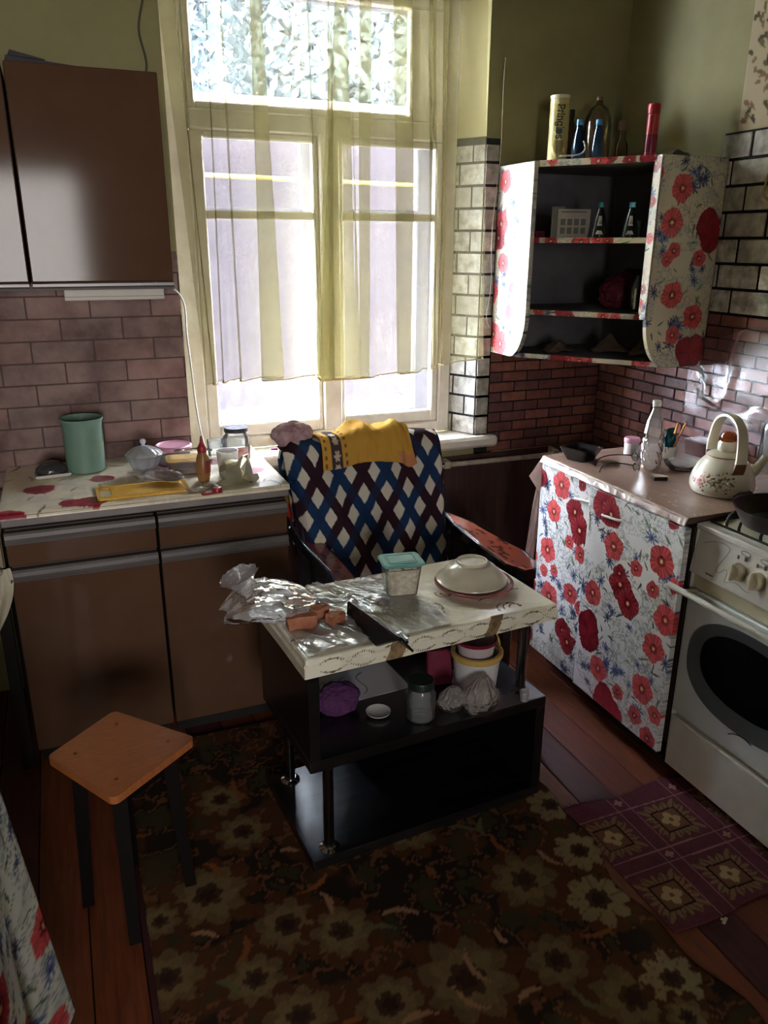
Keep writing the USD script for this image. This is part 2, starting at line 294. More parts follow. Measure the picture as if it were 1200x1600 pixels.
# painted dado below the heating pipe
part(wb, 'dado', bx((.63, WY-.006, 0), (RX, WY, .735)), 'maroon_paint')
M('pipe_paint', (196, 186, 172), .5, .5, var=(150, 130, 112), vscale=20)
t = thing('heating_pipe', 'thin pale heating pipe along the dark wall below the window sill', 'pipe')
part(t, 'run', tube([(1.22, 2.885, .712), (1.6, 2.885, .71), (2.22, 2.885, .705)], .0115, 12), 'pipe_paint')
for x in (1.46, 2.0): part(t, 'bracket', cat([bx((x-.009, 2.897, .69), (x+.009, WY, .735), .002), bx((x-.016, 2.87, .696), (x+.016, 2.902, .73), .004)]), 'pipe_paint')
# patterned wallpaper strip at the top of the right wall
def leafy(Y, Z):
    col = np.ones(Y.shape+(3,))*lin((176, 160, 130)); g = np.random.default_rng(3)
    for _ in range(230):
        y, z = g.uniform(1.77, 2.28), g.uniform(1.99, 2.6); w = g.uniform(0, 6.3); q = g.uniform(.012, .03)
        col = stroke(col, Y, Z, (y, z), (y+.3*q, z+.5*q), (y+q*np.cos(w), z+q*np.sin(w)), .008, lin([(104, 96, 60), (126, 102, 70), (80, 70, 50)][g.integers(3)]))
    return col
MV('printed_paper', .75, .2)
m, c = plate_yz(RX-.002, RX-.0003, 1.75, 2.288, 1.968, 2.93, .006, leafy)
single('wallpaper_strip', 'cream leaf-patterned wallpaper strip pasted on the upper right wall', 'wallpaper', m, 'printed_paper', tint=c)

# ---------------------------------------------------------------- window: inner frame at y 3.05, outer frame behind it
win = thing('window_1', 'large cream double window with small top panes behind sheer curtain', 'window', kind='structure'); FY0, FY1 = 3.045, 3.10
MC('window_glass', (248, 250, 252), rough=.02, ior=1.45, haze=.02)
def pane(x0, x1, z0, z1, y): return (np.array([(x0, y, z0), (x1, y, z0), (x1, y, z1), (x0, y, z1)], float), np.array([[0, 1, 2, 3]]))
def rail(n, x0, x1, z0, z1, y0=FY0, y1=FY1, b=.006): part(win, n, bx((x0, y0, z0), (x1, y1, z1), b), 'white_paint')
rail('jamb', .362, .50, .82, 2.50); rail('jamb', 1.49, 1.546, .82, 2.50); rail('bottom_rail', .50, 1.49, .82, .868); rail('head', .50, 1.49, 2.42, 2.50)
rail('mullion', .972, 1.050, .868, 1.99, 3.035, 3.10); rail('transom', .50, 1.49, 1.975, 2.040, 3.035, 3.10)
for x0, x1 in ((.50, .972), (1.050, 1.49)):      # casements
    a, b = (x0+.048, x1-.022) if x0 < .9 else (x0+.02, x1-.032)
    rail('casement_stile', x0, a, .868, 1.975, 3.052, 3.092); rail('casement_stile', b, x1, .868, 1.975, 3.052, 3.092)
    rail('casement_rail', a, b, .868, .918, 3.052, 3.092); rail('casement_rail', a, b, 1.950, 1.975, 3.052, 3.092); rail('glazing_bar', a, b, 1.682, 1.712, 3.056, 3.088, .004)
    part(win, 'pane', pane(a-.004, b+.004, .914, 1.686, 3.072), 'window_glass'); part(win, 'pane', pane(a-.004, b+.004, 1.708, 1.953, 3.072), 'window_glass')
rail('fanlight_stile', .50, .53, 2.04, 2.42, 3.052, 3.092); rail('fanlight_stile', 1.343, 1.49, 2.04, 2.42, 3.052, 3.092); rail('fanlight_rail', .53, 1.343, 2.04, 2.064, 3.052, 3.092)
part(win, 'pane', pane(.527, 1.346, 2.06, 2.424, 3.072), 'window_glass')
M('outer_frame_paint', (104, 101, 110), .6)
O0, O1 = 3.19, 3.235
for n, x0, x1, z0, z1 in (('outer_jamb', .36, .46, .80, 2.5), ('outer_jamb', 1.44, 1.548, .80, 2.5), ('outer_rail', .46, 1.44, .80, .905), ('outer_rail', .46, 1.44, 2.44, 2.5), ('outer_mullion', .945, 1.075, .905, 1.97), ('outer_transom', .46, 1.44, 1.97, 2.06), ('outer_bar', .46, .945, 1.70, 1.73), ('outer_bar', 1.075, 1.44, 1.70, 1.73)):
    part(win, n, bx((x0, O0, z0), (x1, O1, z1), .006), 'outer_frame_paint')
for x0, x1, z0, z1 in ((.455, .95, .90, 1.975), (1.07, 1.445, .90, 1.975), (.455, 1.445, 2.055, 2.445)):
    part(win, 'outer_pane', pane(x0, x1, z0, z1, 3.213), 'window_glass')
# clear tape stuck crosswise on a pane
M('tape', (240, 240, 245), .3)
part(win, 'glass_tape', cat([tube(curve([onx_ for onx_ in (ony(565, 656, 3.066), ony(590, 632, 3.066), ony(645, 600, 3.066))], 14), .0022, 6), tube(curve([ony(592, 585, 3.066), ony(606, 600, 3.066), ony(628, 617, 3.066)], 10), .0018, 6)]), 'tape', 'pale strips of tape on the glass')
part(win, 'window_sill', bx((.36, 2.878, .772), (1.705, 3.05, .82), .012), 'white_paint')

# ---------------------------------------------------------------- outside the window
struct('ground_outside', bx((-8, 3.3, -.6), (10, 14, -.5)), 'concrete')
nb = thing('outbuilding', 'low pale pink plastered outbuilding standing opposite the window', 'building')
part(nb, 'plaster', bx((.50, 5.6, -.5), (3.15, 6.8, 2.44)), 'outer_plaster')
M('coping', (96, 90, 88), .9); part(nb, 'roof', bx((.44, 5.56, 2.44), (3.21, 6.86, 2.50), .01), 'coping')
M('gas_yellow', (112, 96, 52), .5)
single('gas_pipe', 'yellow gas pipe running along the wall outside the window', 'pipe', cat([tube([(.35, 5.515, 2.02), (3.3, 5.515, 1.98)], .016, 10)]+[bx((x-.02, 5.515, 1.95), (x+.02, 5.5995, 2.0)) for x in (.8, 1.9, 2.9)]), 'gas_yellow')
struct('sky_blocker', bx((.2, 3.25, 2.93), (2.3, 4.6, 3.02)), 'coping')  # unseen slab added above the window to block steep sky light
leaf_m = {}
for k, c in enumerate([(100, 112, 118), (90, 104, 114), (112, 118, 108)]):
    nm = 'leaf_'+'abc'[k]
    LOOK[nm] = usdkit.material(stage, '/World/Looks/'+nm, {'d': ('diffuse_bsdf', {'color': lin(c)}), 't': ('translucent_bsdf', {'color': lin(c)}), 'x': ('mix_closure', {'fac': .45})}, [('d.BSDF', 'x.closure1'), ('t.BSDF', 'x.closure2')], surface='x.closure')
M('bark', (96, 84, 70), .9)
def tree(x, y, h, rad, nleaf, label, k, seed):
    g = np.random.default_rng(seed); t = thing('tree', label, 'tree', (x, y, -.5), group=None)
    part(t, 'trunk', tube(curve([(0, 0, 0), (.08, .03, h*.4), (-.02, 0, h*.75)], 10), np.linspace(.14, .05, 10), 9), 'bark')
    for q in range(5):
        w = q*1.3+seed; part(t, 'branch', tube(curve([(.03, .01, h*(.42+.06*q)), (.5*rad*np.cos(w), .5*rad*np.sin(w), h*(.62+.06*q)), (.85*rad*np.cos(w), .85*rad*np.sin(w), h*(.72+.06*q))], 9), np.linspace(.045, .012, 9), 6), 'bark')
    d = g.normal(size=(nleaf, 3)); d /= np.linalg.norm(d, axis=1, keepdims=True); p = d*(g.uniform(.12, 1, (nleaf, 1))**.45)*np.array([rad, rad, h*.34])+np.array([0, 0, h*.66])
    a = g.normal(size=(nleaf, 3)); a /= np.linalg.norm(a, axis=1, keepdims=True); b = np.cross(a, d); b /= np.linalg.norm(b, axis=1, keepdims=True)+1e-9
    s = g.uniform(.05, .10, (nleaf, 1)); V = np.stack([p-a*s, p+b*s*.45, p+a*s, p-b*s*.45], 1).reshape(-1, 3); i = np.arange(nleaf)*4
    part(t, 'foliage', (V, np.vstack([np.stack([i, i+1, i+2], 1), np.stack([i, i+2, i+3], 1)])), leaf_m.get(k, 'leaf_'+'abc'[k]), smooth=False, kind='stuff')
tree(.7, 9.2, 6.6, 1.15, 19000, 'leafy green tree seen through the left of the top panes', 1, 3)
tree(3.15, 9.4, 6.8, 1.22, 20000, 'leafy green tree seen through the middle of the top panes', 0, 5)
tree(5.6, 9.2, 6.5, 1.15, 15000, 'yellow-green tree seen through the right of the top panes', 2, 9)

# ---------------------------------------------------------------- sheer curtain: pleats fold over themselves, so they read denser
sh = {'t': ('transparent_bsdf', {'color': lin((252, 250, 238))}), 'd': ('diffuse_bsdf', {'color': lin((124, 117, 84))}), 'l': ('translucent_bsdf', {'color': lin((124, 117, 84))}), 'a': ('mix_closure', {'fac': .55}), 'x': ('mix_closure', {'fac': .35})}
LOOK['sheer'] = usdkit.material(stage, '/World/Looks/sheer', sh, [('d.BSDF', 'a.closure1'), ('l.BSDF', 'a.closure2'), ('t.BSDF', 'x.closure1'), ('a.closure', 'x.closure2')], surface='x.closure')
CY = 2.80
def cx_(px, py): return ony(px, py, CY)[0]
ZT, ZB = 2.80, 1.136
px_top, px_bot = 0, 588
bands = [  # overlap folds: left and right edge at the picture's top and at the hem
    (268, 272, 330, 334), (318, 322, 345, 349), (340, 345, 372, 377), (388, 407, 406, 443), (476, 481, 497, 500), (508, 513, 512, 516), (520, 541, 494, 556), (558, 579, 557, 575), (612, 643, 616, 645), (668, 676, 668, 672), (690, 699, 683, 688)]
def rows(k):   # k = 0 top of frame .. 1 hem ; linear in z between, extended above
    path = [(245*(1-k)+322*k, 0.)]; y = 0.
    for i, (a0, a1, b0, b1) in enumerate(bands):
        l, r = a0*(1-k)+b0*k, a1*(1-k)+b1*k; e = min(.0035, .0005*(r-l))
        path += [(l, .012), (r-.6, .016), (r, -.002), (r-.6, -.012), (l+.6, -.016), (l, -.026), (l+.6, -.034), (r+.8, -.030)]
        nx = bands[i+1][0]*(1-k)+bands[i+1][2]*k if i+1 < len(bands) else 765*(1-k)+756*k
        path += [((r*.6+nx*.4), -.006+.008*math.sin(i*2.1)), ((r*.3+nx*.7), .004-.008*math.sin(i*1.3))]
    path += [(765*(1-k)+756*k, .006)]
    return np.array(path)
kz = np.linspace(-1.35, 1.0, 48); R0 = [rows(0), rows(1)]; G = []
zc = lambda px, py: ony(px, py, CY)[2]
xt = np.array([cx_(p, 0) for p in R0[0][:, 0]]); xb = np.array([cx_(p, 588) for p in R0[1][:, 0]]); zt = zc(500, 0); idx = np.linspace(0, len(xt)-1, len(xt)*3-2)
for k in kz:
    kk = max(k, -.4); z = zt+(ZB-zt)*k; x = xt+(xb-xt)*kk; yy = R0[0][:, 1]*(1+.5*k if k > 0 else 1.)
    hem = .012*np.sin(np.linspace(0, 7, len(x)))*max(k, 0)**6 + (.028*(np.linspace(0, 1, len(x))**3) - .010)*max(k, 0)**4
    wob = .0025*np.sin(k*9+np.arange(len(x))*.9)
    P = np.stack([x, CY+yy+wob, z+hem], 1); G.append(np.stack([np.interp(idx, np.arange(len(x)), P[:, j]) for j in range(3)], 1))
G = np.array(G)
cu = thing('curtain', 'sheer pale yellow curtain hanging short in front of the window', 'curtain')
part(cu, 'cloth', sheet(G), 'sheer', smooth=True)
hemr = G[-1].copy(); M('hem', (214, 200, 150), .9); part(cu, 'hem', tube(hemr[::1], .0022, 6), 'hem')
part(cu, 'rod', tube([(.2, CY, ZT-.0), (1.75, CY, ZT)], .012, 12), 'hem')
# ================================================================ left side
M('laminate', (92, 67, 52), .09, .17, var=(86, 61, 46), vscale=6, bump=.02, bscale=300); M('carcass', (54, 43, 36), .6)
M('aluminium', (168, 164, 166), .38, metallic=.85, var=(150, 146, 148), vscale=4, stretch=(1, 30, 30)); M('white_board', (206, 200, 192), .5)
def handle_strip(x0, x1, y, z0, z1):      # grooved aluminium grip along a front's edge
    h = z1-z0; return prism([(y, z0), (y-.020, z0), (y-.022, z0+.25*h), (y-.014, z0+.45*h), (y-.015, z0+.8*h), (y-.009, z1), (y, z1)], 'x', x0, x1)
# wall cupboards
for x0, x1, lab in ((-.055, .350, 'brown laminate wall cupboard nearer the window, light strip beneath it'), (-.50, -.062, 'brown laminate wall cupboard at the left edge of the photo')):
    t = thing('wall_cabinet', lab, 'cabinet')
    part(t, 'body', bx((x0, 2.618, 1.475), (x1, WY-.012, 2.06), .002), 'carcass')
    part(t, 'door', bx((x0+.001, 2.600, 1.488), (x1-.001, 2.617, 2.062), .0025), 'laminate'); part(t, 'handle', handle_strip(x0+.001, x1-.001, 2.606, 1.465, 1.4875), 'aluminium')
    if x0 > -.1: part(t, 'bottom_strip', cat([bx((.029, 2.655, 1.430), (.325, 2.69, 1.4745), .003), bx((.029, 2.65, 1.430), (.325, 2.656, 1.442), .002)]), 'white_board')
M('dark_card', (52, 46, 52), .7)
t = thing('folded_board', 'dark folded board lying on top of the wall cupboard', 'board', (-.046, 2.62, 2.063), 3)
part(t, 'sheet', hull([(.0, 0, .001), (.19, .0, .001), (.19, .2, .001), (0, .2, .001), (.0, 0, .016), (.0, .2, .020), (.19, 0, .003), (.19, .2, .003)]), 'dark_card')
part(t, 'sheet', hull([(.005, 0, .0165), (.005, .2, .0205), (.10, .2, .0120), (.10, 0, .0105), (.012, 0, .030), (.012, .2, .034), (.10, 0, .013), (.10, .2, .015)]), 'dark_card')
M('cord_grey', (80, 76, 62), .7); M('cable_white', (206, 202, 190), .5)
single('electric_cord', 'thin dark cord running up the wall above the cupboards', 'cord', tube(curve([ony(220, -40, 2.922), ony(219, 20, 2.922), ony(217, 48, 2.922), ony(222, 70, 2.922), ony(226, 120, 2.922)], 20), .0035, 6), 'cord_grey')
cord = [ony(272, 452, 2.90), ony(282, 462, 2.90), ony(291, 510, 2.905), ony(297, 560, 2.905), ony(303, 610, 2.90), ony(309, 650, 2.89), ony(318, 690, 2.87), ony(322, 702, 2.84)]
single('lamp_cable', 'thin white cable hanging from the wall cupboard down to the counter', 'cable', tube(curve(cord, 40), .0030, 6), 'cable_white')

# base units with two fronts each
def base_unit(x0, x1, label):
    t = thing('base_cabinet', label, 'cabinet')
    part(t, 'body', bx((x0+.002, 2.392, .075), (x1-.002, WY-.015, .812), .002), 'carcass'); part(t, 'plinth', bx((x0+.01, 2.43, .0), (x1-.01, 2.85, .075)), 'dark_gap')
    for n, z0, z1 in (('drawer', .700, .806), ('door', .068, .689)):
        p = part(t, n, bx((x0+.002, 2.373, z0), (x1-.002, 2.391, z1), .0025), 'laminate'); part(p, 'handle', handle_strip(x0+.002, x1-.002, 2.376, z1-.034, z1), 'aluminium')
base_unit(-.217, .208, 'brown base cupboard with drawer, behind the wooden stool'); base_unit(.213, .625, 'brown base cupboard with drawer, next to the armchair')
M('worktop_edge', (128, 122, 120), .45, .5, var=(112, 104, 102), vscale=9)
CT = .862
t = thing('worktop', 'grey-edged worktop of the left kitchen counter', 'worktop'); part(t, 'board', bx((-.220, 2.366, .822), (.632, WY-.002, CT-.0025), .004), 'worktop_edge')
# oilcloth with big red poppies
MV('oilcloth_print', .32, .5, bump=.25, bscale=26, bdist=.006)
pops = [(63, 765, .052), (160, 748, .042), (112, 786, .040), (140, 784, .052), (12, 806, .050), (250, 742, .05), (330, 722, .045), (262, 726, .04), (200, 700, .05), (395, 735, .04)]
def oil(U, V):
    col = np.ones(U.shape+(3,))*lin((224, 212, 188)); col = over(col, (n2(U, V, 30, 4) > .55)*.35, lin((186, 184, 160))); g = np.random.default_rng(12)
    for _ in range(46):
        x, y = g.uniform(-.2, .62), g.uniform(2.37, 2.92); w = g.uniform(0, 6.3); q = g.uniform(.04, .09)
        col = stroke(col, U, V, (x, y), (x+.4*q*np.cos(w+.6), y+.4*q*np.sin(w+.6)), (x+q*np.cos(w), y+q*np.sin(w)), g.uniform(.003, .007), lin([(140, 132, 96), (118, 104, 76), (160, 156, 124)][g.integers(3)]))
    for i, (px, py, r) in enumerate(pops):
        p = onz(px, py, CT); col = poppy(col, U, V, p[0], p[1], r, 2, i*1.3, i); col = over(col, np.hypot(U-p[0], V-p[1]) < .1*r, lin((70, 20, 24)))
    return col
x, y = np.linspace(-.222, .634, 215), np.linspace(2.362, WY-.012, 143); X, Y = np.meshgrid(x, y, indexing='ij')
Z = CT+.0012*n2(X, Y, 16, 2); Z = Z-.016*np.clip((2.372-Y)/.01, 0, 1)**1.5
Zt = thing('oilcloth', 'cream oilcloth with large red poppies spread over the left counter', 'oilcloth')
part(Zt, 'cover', sheet(np.stack([X, Y, Z], -1), .0018), 'oilcloth_print', tint=twice(oil(X, Y).reshape(-1, 3)))
zz, yy = np.linspace(0, 1, 26), np.linspace(2.40, 2.60, 22); Q, S = np.meshgrid(zz, yy, indexing='ij')
G = np.stack([.6335+.020*Q**.7+.006*np.sin(S*60)*Q, S, CT-.002-Q*(.15-.5*np.abs(S-2.44)*.5)], -1)
col = np.where((G[..., 2:] < .775), lin((206, 72, 46)), lin((224, 178, 110)))*np.where(n2(G[..., 1], G[..., 2], 40, 8) > .56, 1.25, 1.)[..., None]
part(Zt, 'overhang', sheet(G, .002), 'oilcloth_print', 'yellow and red overhanging end', tint=twice(np.clip(col, 0, 1).reshape(-1, 3)))

# ---------- things on the left counter
def at(px, py, z=CT+.0012): p = onz(px, py, z); return (p[0], p[1], z)
M('mint_plastic', (116, 146, 132), .45, .4, var=(108, 138, 124), vscale=5); M('mint_dark', (70, 104, 88), .5)
p = at(136, 734); t = thing('canister', 'mint green cylindrical canister with flared rim on the left counter', 'canister', p)
part(t, 'body', lathe([(0, 0), (.058, 0), (.062, .004), (.063, .02), (.0635, .15), (.065, .168), (.070, .178), (.0705, .182), (.067, .182), (.062, .168), (.060, .15), (.060, .008), (0, .008)], 48), 'mint_plastic')
p = at(82, 742); t = thing('dish', 'small black plastic tray with clear domed lid, left of the green canister', 'tray', p, 6)
M('black_plastic', (26, 26, 28), .3, .5); MC('clear_plastic', (246, 248, 250), rough=.08, haze=.10); MC('jar_glass', (250, 252, 251), rough=.05, ior=1.35, haze=.12, hazecol=(236, 240, 240))
part(t, 'base', cat([rbox((-.055, -.045, 0), (.055, .045, .006), .012), tube([(-.053, -.043, .008), (.053, -.043, .008), (.053, .043, .008), (-.053, .043, .008)], .004, 6, True)]), 'white_board')
part(t, 'filling', lump((0, 0, .014), (.044, .034, .022), 3, .12, 3, 4, -.012), 'black_plastic')
part(t, 'lid', lump((0, 0, .018), (.050, .040, .030), 3, .08, 2, 9, -.012), 'clear_plastic')
# crystal bowl
MC('crystal', (246, 248, 252), rough=.08, ior=1.5, haze=.5, hazecol=(244, 246, 250))
n = 48; prof = [(0, 0), (.026, 0), (.028, .006), (.026, .012), (.040, .026), (.050, .046), (.056, .062), (.060, .068), (.057, .068), (.047, .050), (.036, .030), (.020, .018), (0, .016)]
def fluted(prof, k, amp, n=72):
    m = lathe(prof, n); v = np.array(m.vertices); a = np.arctan2(v[:, 1], v[:, 0]); s = 1+amp*np.cos(k*a)*np.clip(np.hypot(v[:, 0], v[:, 1])/.05, 0, 1); v[:, :2] *= s[:, None]; m.vertices = v; return m
p = at(228, 741); t = thing('crystal_bowl', 'cut-glass sugar bowl with a knobbed lid on the left counter', 'bowl', p)
part(t, 'bowl', fluted(prof, 12, .035), 'crystal'); part(t, 'lid', fluted([(.060, .069), (.061, .072), (.050, .082), (.030, .094), (.010, .099), (0, .099), (0, .095), (.030, .089), (.050, .077), (.058, .069)], 12, .03), 'crystal')
part(t, 'knob', lathe([(0, .098), (.007, .098), (.006, .104), (.010, .110), (.010, .118), (.005, .122), (0, .122)], 16), 'crystal')
# pink-lidded tub
M('pink_plastic', (206, 150, 170), .4); M('pale_plastic', (214, 206, 206), .45); M('ochre_plastic', (214, 176, 110), .4); MC('milky_plastic', (226, 220, 224), rough=.2, haze=.30, hazecol=(222, 210, 212))
p = at(273, 722); t = thing('tub', 'round tub with a pink lid at the back of the left counter', 'tub', p)
part(t, 'body', lathe([(0, 0), (.052, 0), (.058, .05), (.056, .05), (.050, .003), (0, .003)]), 'milky_plastic'); part(t, 'lid', lathe([(.058, .046), (.063, .047), (.064, .062), (.058, .066), (.054, .062), (.048, .060), (0, .060), (0, .057), (.058, .056)]), 'pink_plastic')
M('brown_food', (120, 84, 74), .9, var=(96, 64, 60), vscale=60)
p = at(288, 738); t = thing('tub', 'clear rectangular tub with ochre lid and a spoon on it', 'tub', p, -4)
part(t, 'body', cat([rbox((-.052, -.040, 0), (.052, .040, .046), .014)]), 'milky_plastic'); part(t, 'filling', rbox((-.047, -.035, .002), (.047, .035, .024), .012), 'brown_food')
part(t, 'lid', cat([rbox((-.058, -.046, .046), (.058, .046, .054), .016), rbox((-.046, -.034, .052), (.046, .034, .0555), .012)]), 'ochre_plastic')
M('steel', (190, 190, 194), .2, metallic=1.0)
def spoon(): return cat([moved(lump((0, 0, 0), (.019, .013, .006), 3, .0), (0, 0, .006)), tube(curve([(.017, 0, .007), (.05, .004, .012), (.11, .006, .006)], 14), np.linspace(.0032, .0042, 14), 8)])
q = at(286, 706, CT+.058); single('spoon', 'small steel spoon lying on the ochre tub lid', 'spoon', moved(spoon(), (q[0]-.012, q[1], CT+.0568), -20), 'steel')
# cellophane pack
MC('cellophane', (244, 240, 240), rough=.12, ior=1.5, haze=.18, hazecol=(240, 238, 242), bump=.6, bscale=40)
p = at(262, 757); t = thing('cellophane_pack', 'crumpled cellophane pack of brown sweets lying on the yellow cutting board', 'packet', (p[0]-.01, p[1]+.012, CT+.013), -38)
M('brown_sweet', (86, 58, 52), .5, var=(140, 120, 118), vscale=70)
part(t, 'contents', lump((.018, 0, .016), (.045, .019, .0145), 4, .12, 4, 3, -.014), 'brown_sweet'); part(t, 'wrapper', lump((0, 0, .018), (.072, .025, .018), 4, .16, 5, 8, -.0165, ridge=.5), 'cellophane')
part(t, 'wrapper_tail', sheet(np.stack(np.broadcast_arrays(-.115+.055*np.linspace(0, 1, 14)[:, None], (np.linspace(-1, 1, 14)[None]*(.03-.018*np.linspace(0, 1, 14)[:, None])), .016+.010*np.sin(np.linspace(0, 12, 14))[None]*np.linspace(1, .3, 14)[:, None]), -1)), 'cellophane', smooth=True)
# cutting board with grip hole
from shapely.geometry import box as sbox, Polygon, Point
M('yellow_plastic', (214, 164, 52), .4, .4, var=(200, 150, 50), vscale=12)
P0, P1, P2 = np.array(at(153, 784)), np.array(at(298, 768)), np.array(at(158, 764)); ax = P1-P0; Lb = np.linalg.norm(ax); az = math.degrees(math.atan2(ax[1], ax[0]))
Wd = .132
def slab(poly, h): return trimesh.creation.extrude_polygon(poly if hasattr(poly, 'is_empty') else Polygon(poly), h, engine='earcut')
poly = sbox(.01, .01, Lb-.01, Wd-.01).buffer(.01).difference(sbox(.018, .026, .036, Wd-.026).buffer(.007))
t = thing('cutting_board', 'yellow plastic cutting board with a grip hole on the left counter', 'cutting board', P0+[0, 0, .0005], az)
part(t, 'board', cat([slab(poly, .007), moved(slab(sbox(.06, .012, Lb-.012, Wd-.012).buffer(.004).exterior.buffer(.0022), .0015), (0, 0, .0068))]), 'yellow_plastic')
# sauce bottle
M('mustard', (146, 104, 62), .35, .4); M('red_cap', (150, 40, 44), .4); M('brown_label', (140, 62, 48), .5)
p = at(319, 751); t = thing('sauce_bottle', 'brown squeeze bottle with a pointed dark red cap', 'bottle', p)
part(t, 'body', lathe([(0, 0), (.017, 0), (.0195, .004), (.0225, .03), (.0235, .05), (.020, .078), (.014, .094), (.013, .100), (0, .100)], 28), 'mustard')
m = lathe([(.0234, .030), (.0242, .048), (.0222, .070), (.0214, .070)], 48); v = np.array(m.vertices); keep = (np.arctan2(v[:, 1], v[:, 0])[m.faces] > -1.6).all(1) & (np.arctan2(v[:, 1], v[:, 0])[m.faces] < .5).all(1); m.update_faces(keep); part(t, 'label', m, 'brown_label')
part(t, 'cap', lathe([(.0135, .096), (.0150, .098), (.0150, .112), (.011, .118), (.0065, .128), (.0028, .150), (0, .151)], 24), 'red_cap')
# white cup, big lidded jar, glass cup
M('white_plastic', (222, 220, 218), .4, .5, subsurface_weight=0.); M('jar_lid_dark', (66, 62, 70), .35, metallic=.5)
p = at(357, 742); t = thing('cup', 'milky white plastic cup behind the foil packet', 'cup', p)
part(t, 'body', lathe([(0, 0), (.030, 0), (.036, .082), (.0375, .085), (.0345, .085), (.029, .003), (0, .003)]), 'white_plastic')
p = at(371, 717); p = (p[0], p[1], CT+.0012); t = thing('storage_jar', 'large glass jar with dark lid in front of the window', 'jar', p)
part(t, 'glass', fluted([(0, 0), (.043, 0), (.047, .006), (.047, .060), (.045, .072), (.0475, .078), (.046, .084), (.038, .094), (.038, .106), (.0355, .106), (.0355, .094), (.044, .082), (.044, .008), (0, .005)], 24, .008), 'jar_glass')
part(t, 'lid', lathe([(.038, .102), (.0415, .102), (.042, .113), (.039, .1165), (0, .1165), (0, .113), (.038, .110)]), 'jar_lid_dark')
m = lathe([(.0478, .010), (.0478, .052)], 64); v = np.array(m.vertices); a = np.arctan2(v[:, 1], v[:, 0])[m.faces]; m2 = m.copy(); m.update_faces((a > -1.9).all(1) & (a < -.75).all(1)); m2.update_faces((a > -.75).all(1) & (a < -.1).all(1))
M('jar_label', (220, 196, 196), .6, var=(206, 120, 110), vscale=40); M('jar_label_dark', (132, 118, 100), .6); part(t, 'label', m, 'jar_label', 'faded pink label'); part(t, 'label', m2, 'jar_label_dark', 'brown strip of label')
p = at(338, 712); t = thing('glass_mug', 'clear glass mug with a handle left of the dark-lidded jar', 'mug', p)
part(t, 'bowl', lathe([(0, 0), (.024, 0), (.028, .004), (.031, .055), (.031, .060), (.0285, .060), (.026, .006), (0, .005)]), 'jar_glass'); part(t, 'handle', tube(curve([(.006, -.030, .05), (.012, -.052, .046), (.012, -.054, .022), (.006, -.029, .014)], 18), .0042, 8), 'jar_glass')
# foil packet
M('foil', (214, 211, 192), .22, .6, metallic=.75, var=(172, 168, 134), vscale=7)
p = at(376, 757); t = thing('foil_packet', 'crumpled olive-and-silver foil packet at the counter edge', 'packet', (p[0], p[1]+.005, CT+.0012), 4)
def crumple(cx, cy, cz, rx, ry, rz, n, seed, zmin=.0005):
    g = np.random.default_rng(seed); d = g.normal(size=(n, 3)); d /= np.linalg.norm(d, axis=1, keepdims=True); P = d*np.array([rx, ry, rz])*g.uniform(.86, 1.06, (n, 1))+[cx, cy, cz]; P[:, 2] = np.maximum(P[:, 2], zmin); return hull(P)
part(t, 'pouch', cat([crumple(-.020, .022, .038, .044, .028, .042, 34, 2), crumple(.026, .026, .042, .038, .026, .052, 34, 5)]), 'foil', smooth=False)
part(t, 'skirt', cat([crumple(-.006, .002, .010, .072, .024, .015, 40, 7), crumple(.036, .004, .014, .034, .022, .020, 26, 9)]), 'foil', smooth=False)
M('ink_dark', (62, 58, 44), .5)
part(t, 'lettering', cat([moved(bx((x-.0045, -.002, 0), (x+.0045, .002, .0012)), (0, -.0150, .0075), 0, 50) for x in (-.004, .008, .020, .032)]), 'ink_dark')
# flat wrapper with red end in front of it
M('wrapper_paper', (176, 160, 134), .5, var=(120, 104, 90), vscale=50)
p = at(316, 766); t = thing('wrapper', 'flat torn paper wrapper under the sauce bottle', 'wrapper', (p[0], p[1], CT+.0012), 28)
U, V = np.meshgrid(np.linspace(-1, 1, 24), np.linspace(-1, 1, 14), indexing='ij'); G = np.stack([U*.048, V*.017+.004*np.sin(U*5), .004+.003*np.sin(U*7+V*2)+.004*np.abs(V)], -1); part(t, 'paper', sheet(G, .001), 'wrapper_paper', smooth=True)
p = at(340, 770); t = thing('screw_cap', 'dark red screw cap beside the foil packet', 'cap', (p[0], p[1]+.006, CT+.0012)); part(t, 'body', fluted([(0, 0), (.0155, 0), (.016, .012), (.013, .017), (0, .018)], 20, .03), 'red_cap')
p = at(322, 774); t = thing('matchbox', 'flat dark red box lying at the front edge of the left counter', 'box', (p[0]+.01, p[1]+.008, CT+.0012), 10); part(t, 'sleeve', bx((-.022, -.008, 0), (.038, .010, .005), .001), 'red_cap')
# charger with white cable on the sill
p = (onz(408, 690, .822)); t = thing('charger', 'pale charger with a drooping cable on the window sill', 'charger', (p[0], p[1], .8205), 10)
part(t, 'plug', rbox((-.025, -.014, 0), (.025, .014, .020), .006), 'white_plastic'); part(t, 'cable', tube(curve([(.024, 0, .014), (.050, -.008, .016), (.075, -.045, .004), (.078, -.05, -.06), (.072, -.048, -.14)], 24), .003, 6), 'cable_white')
M('hot_pink', (224, 92, 150), .4); q = onz(413, 688, .845); single('marker', 'bright pink marker end lying on the charger', 'marker', tube([(q[0]-.012, 2.9, .8455), (q[0]+.014, 2.895, .8455)], .0045, 10), 'hot_pink')

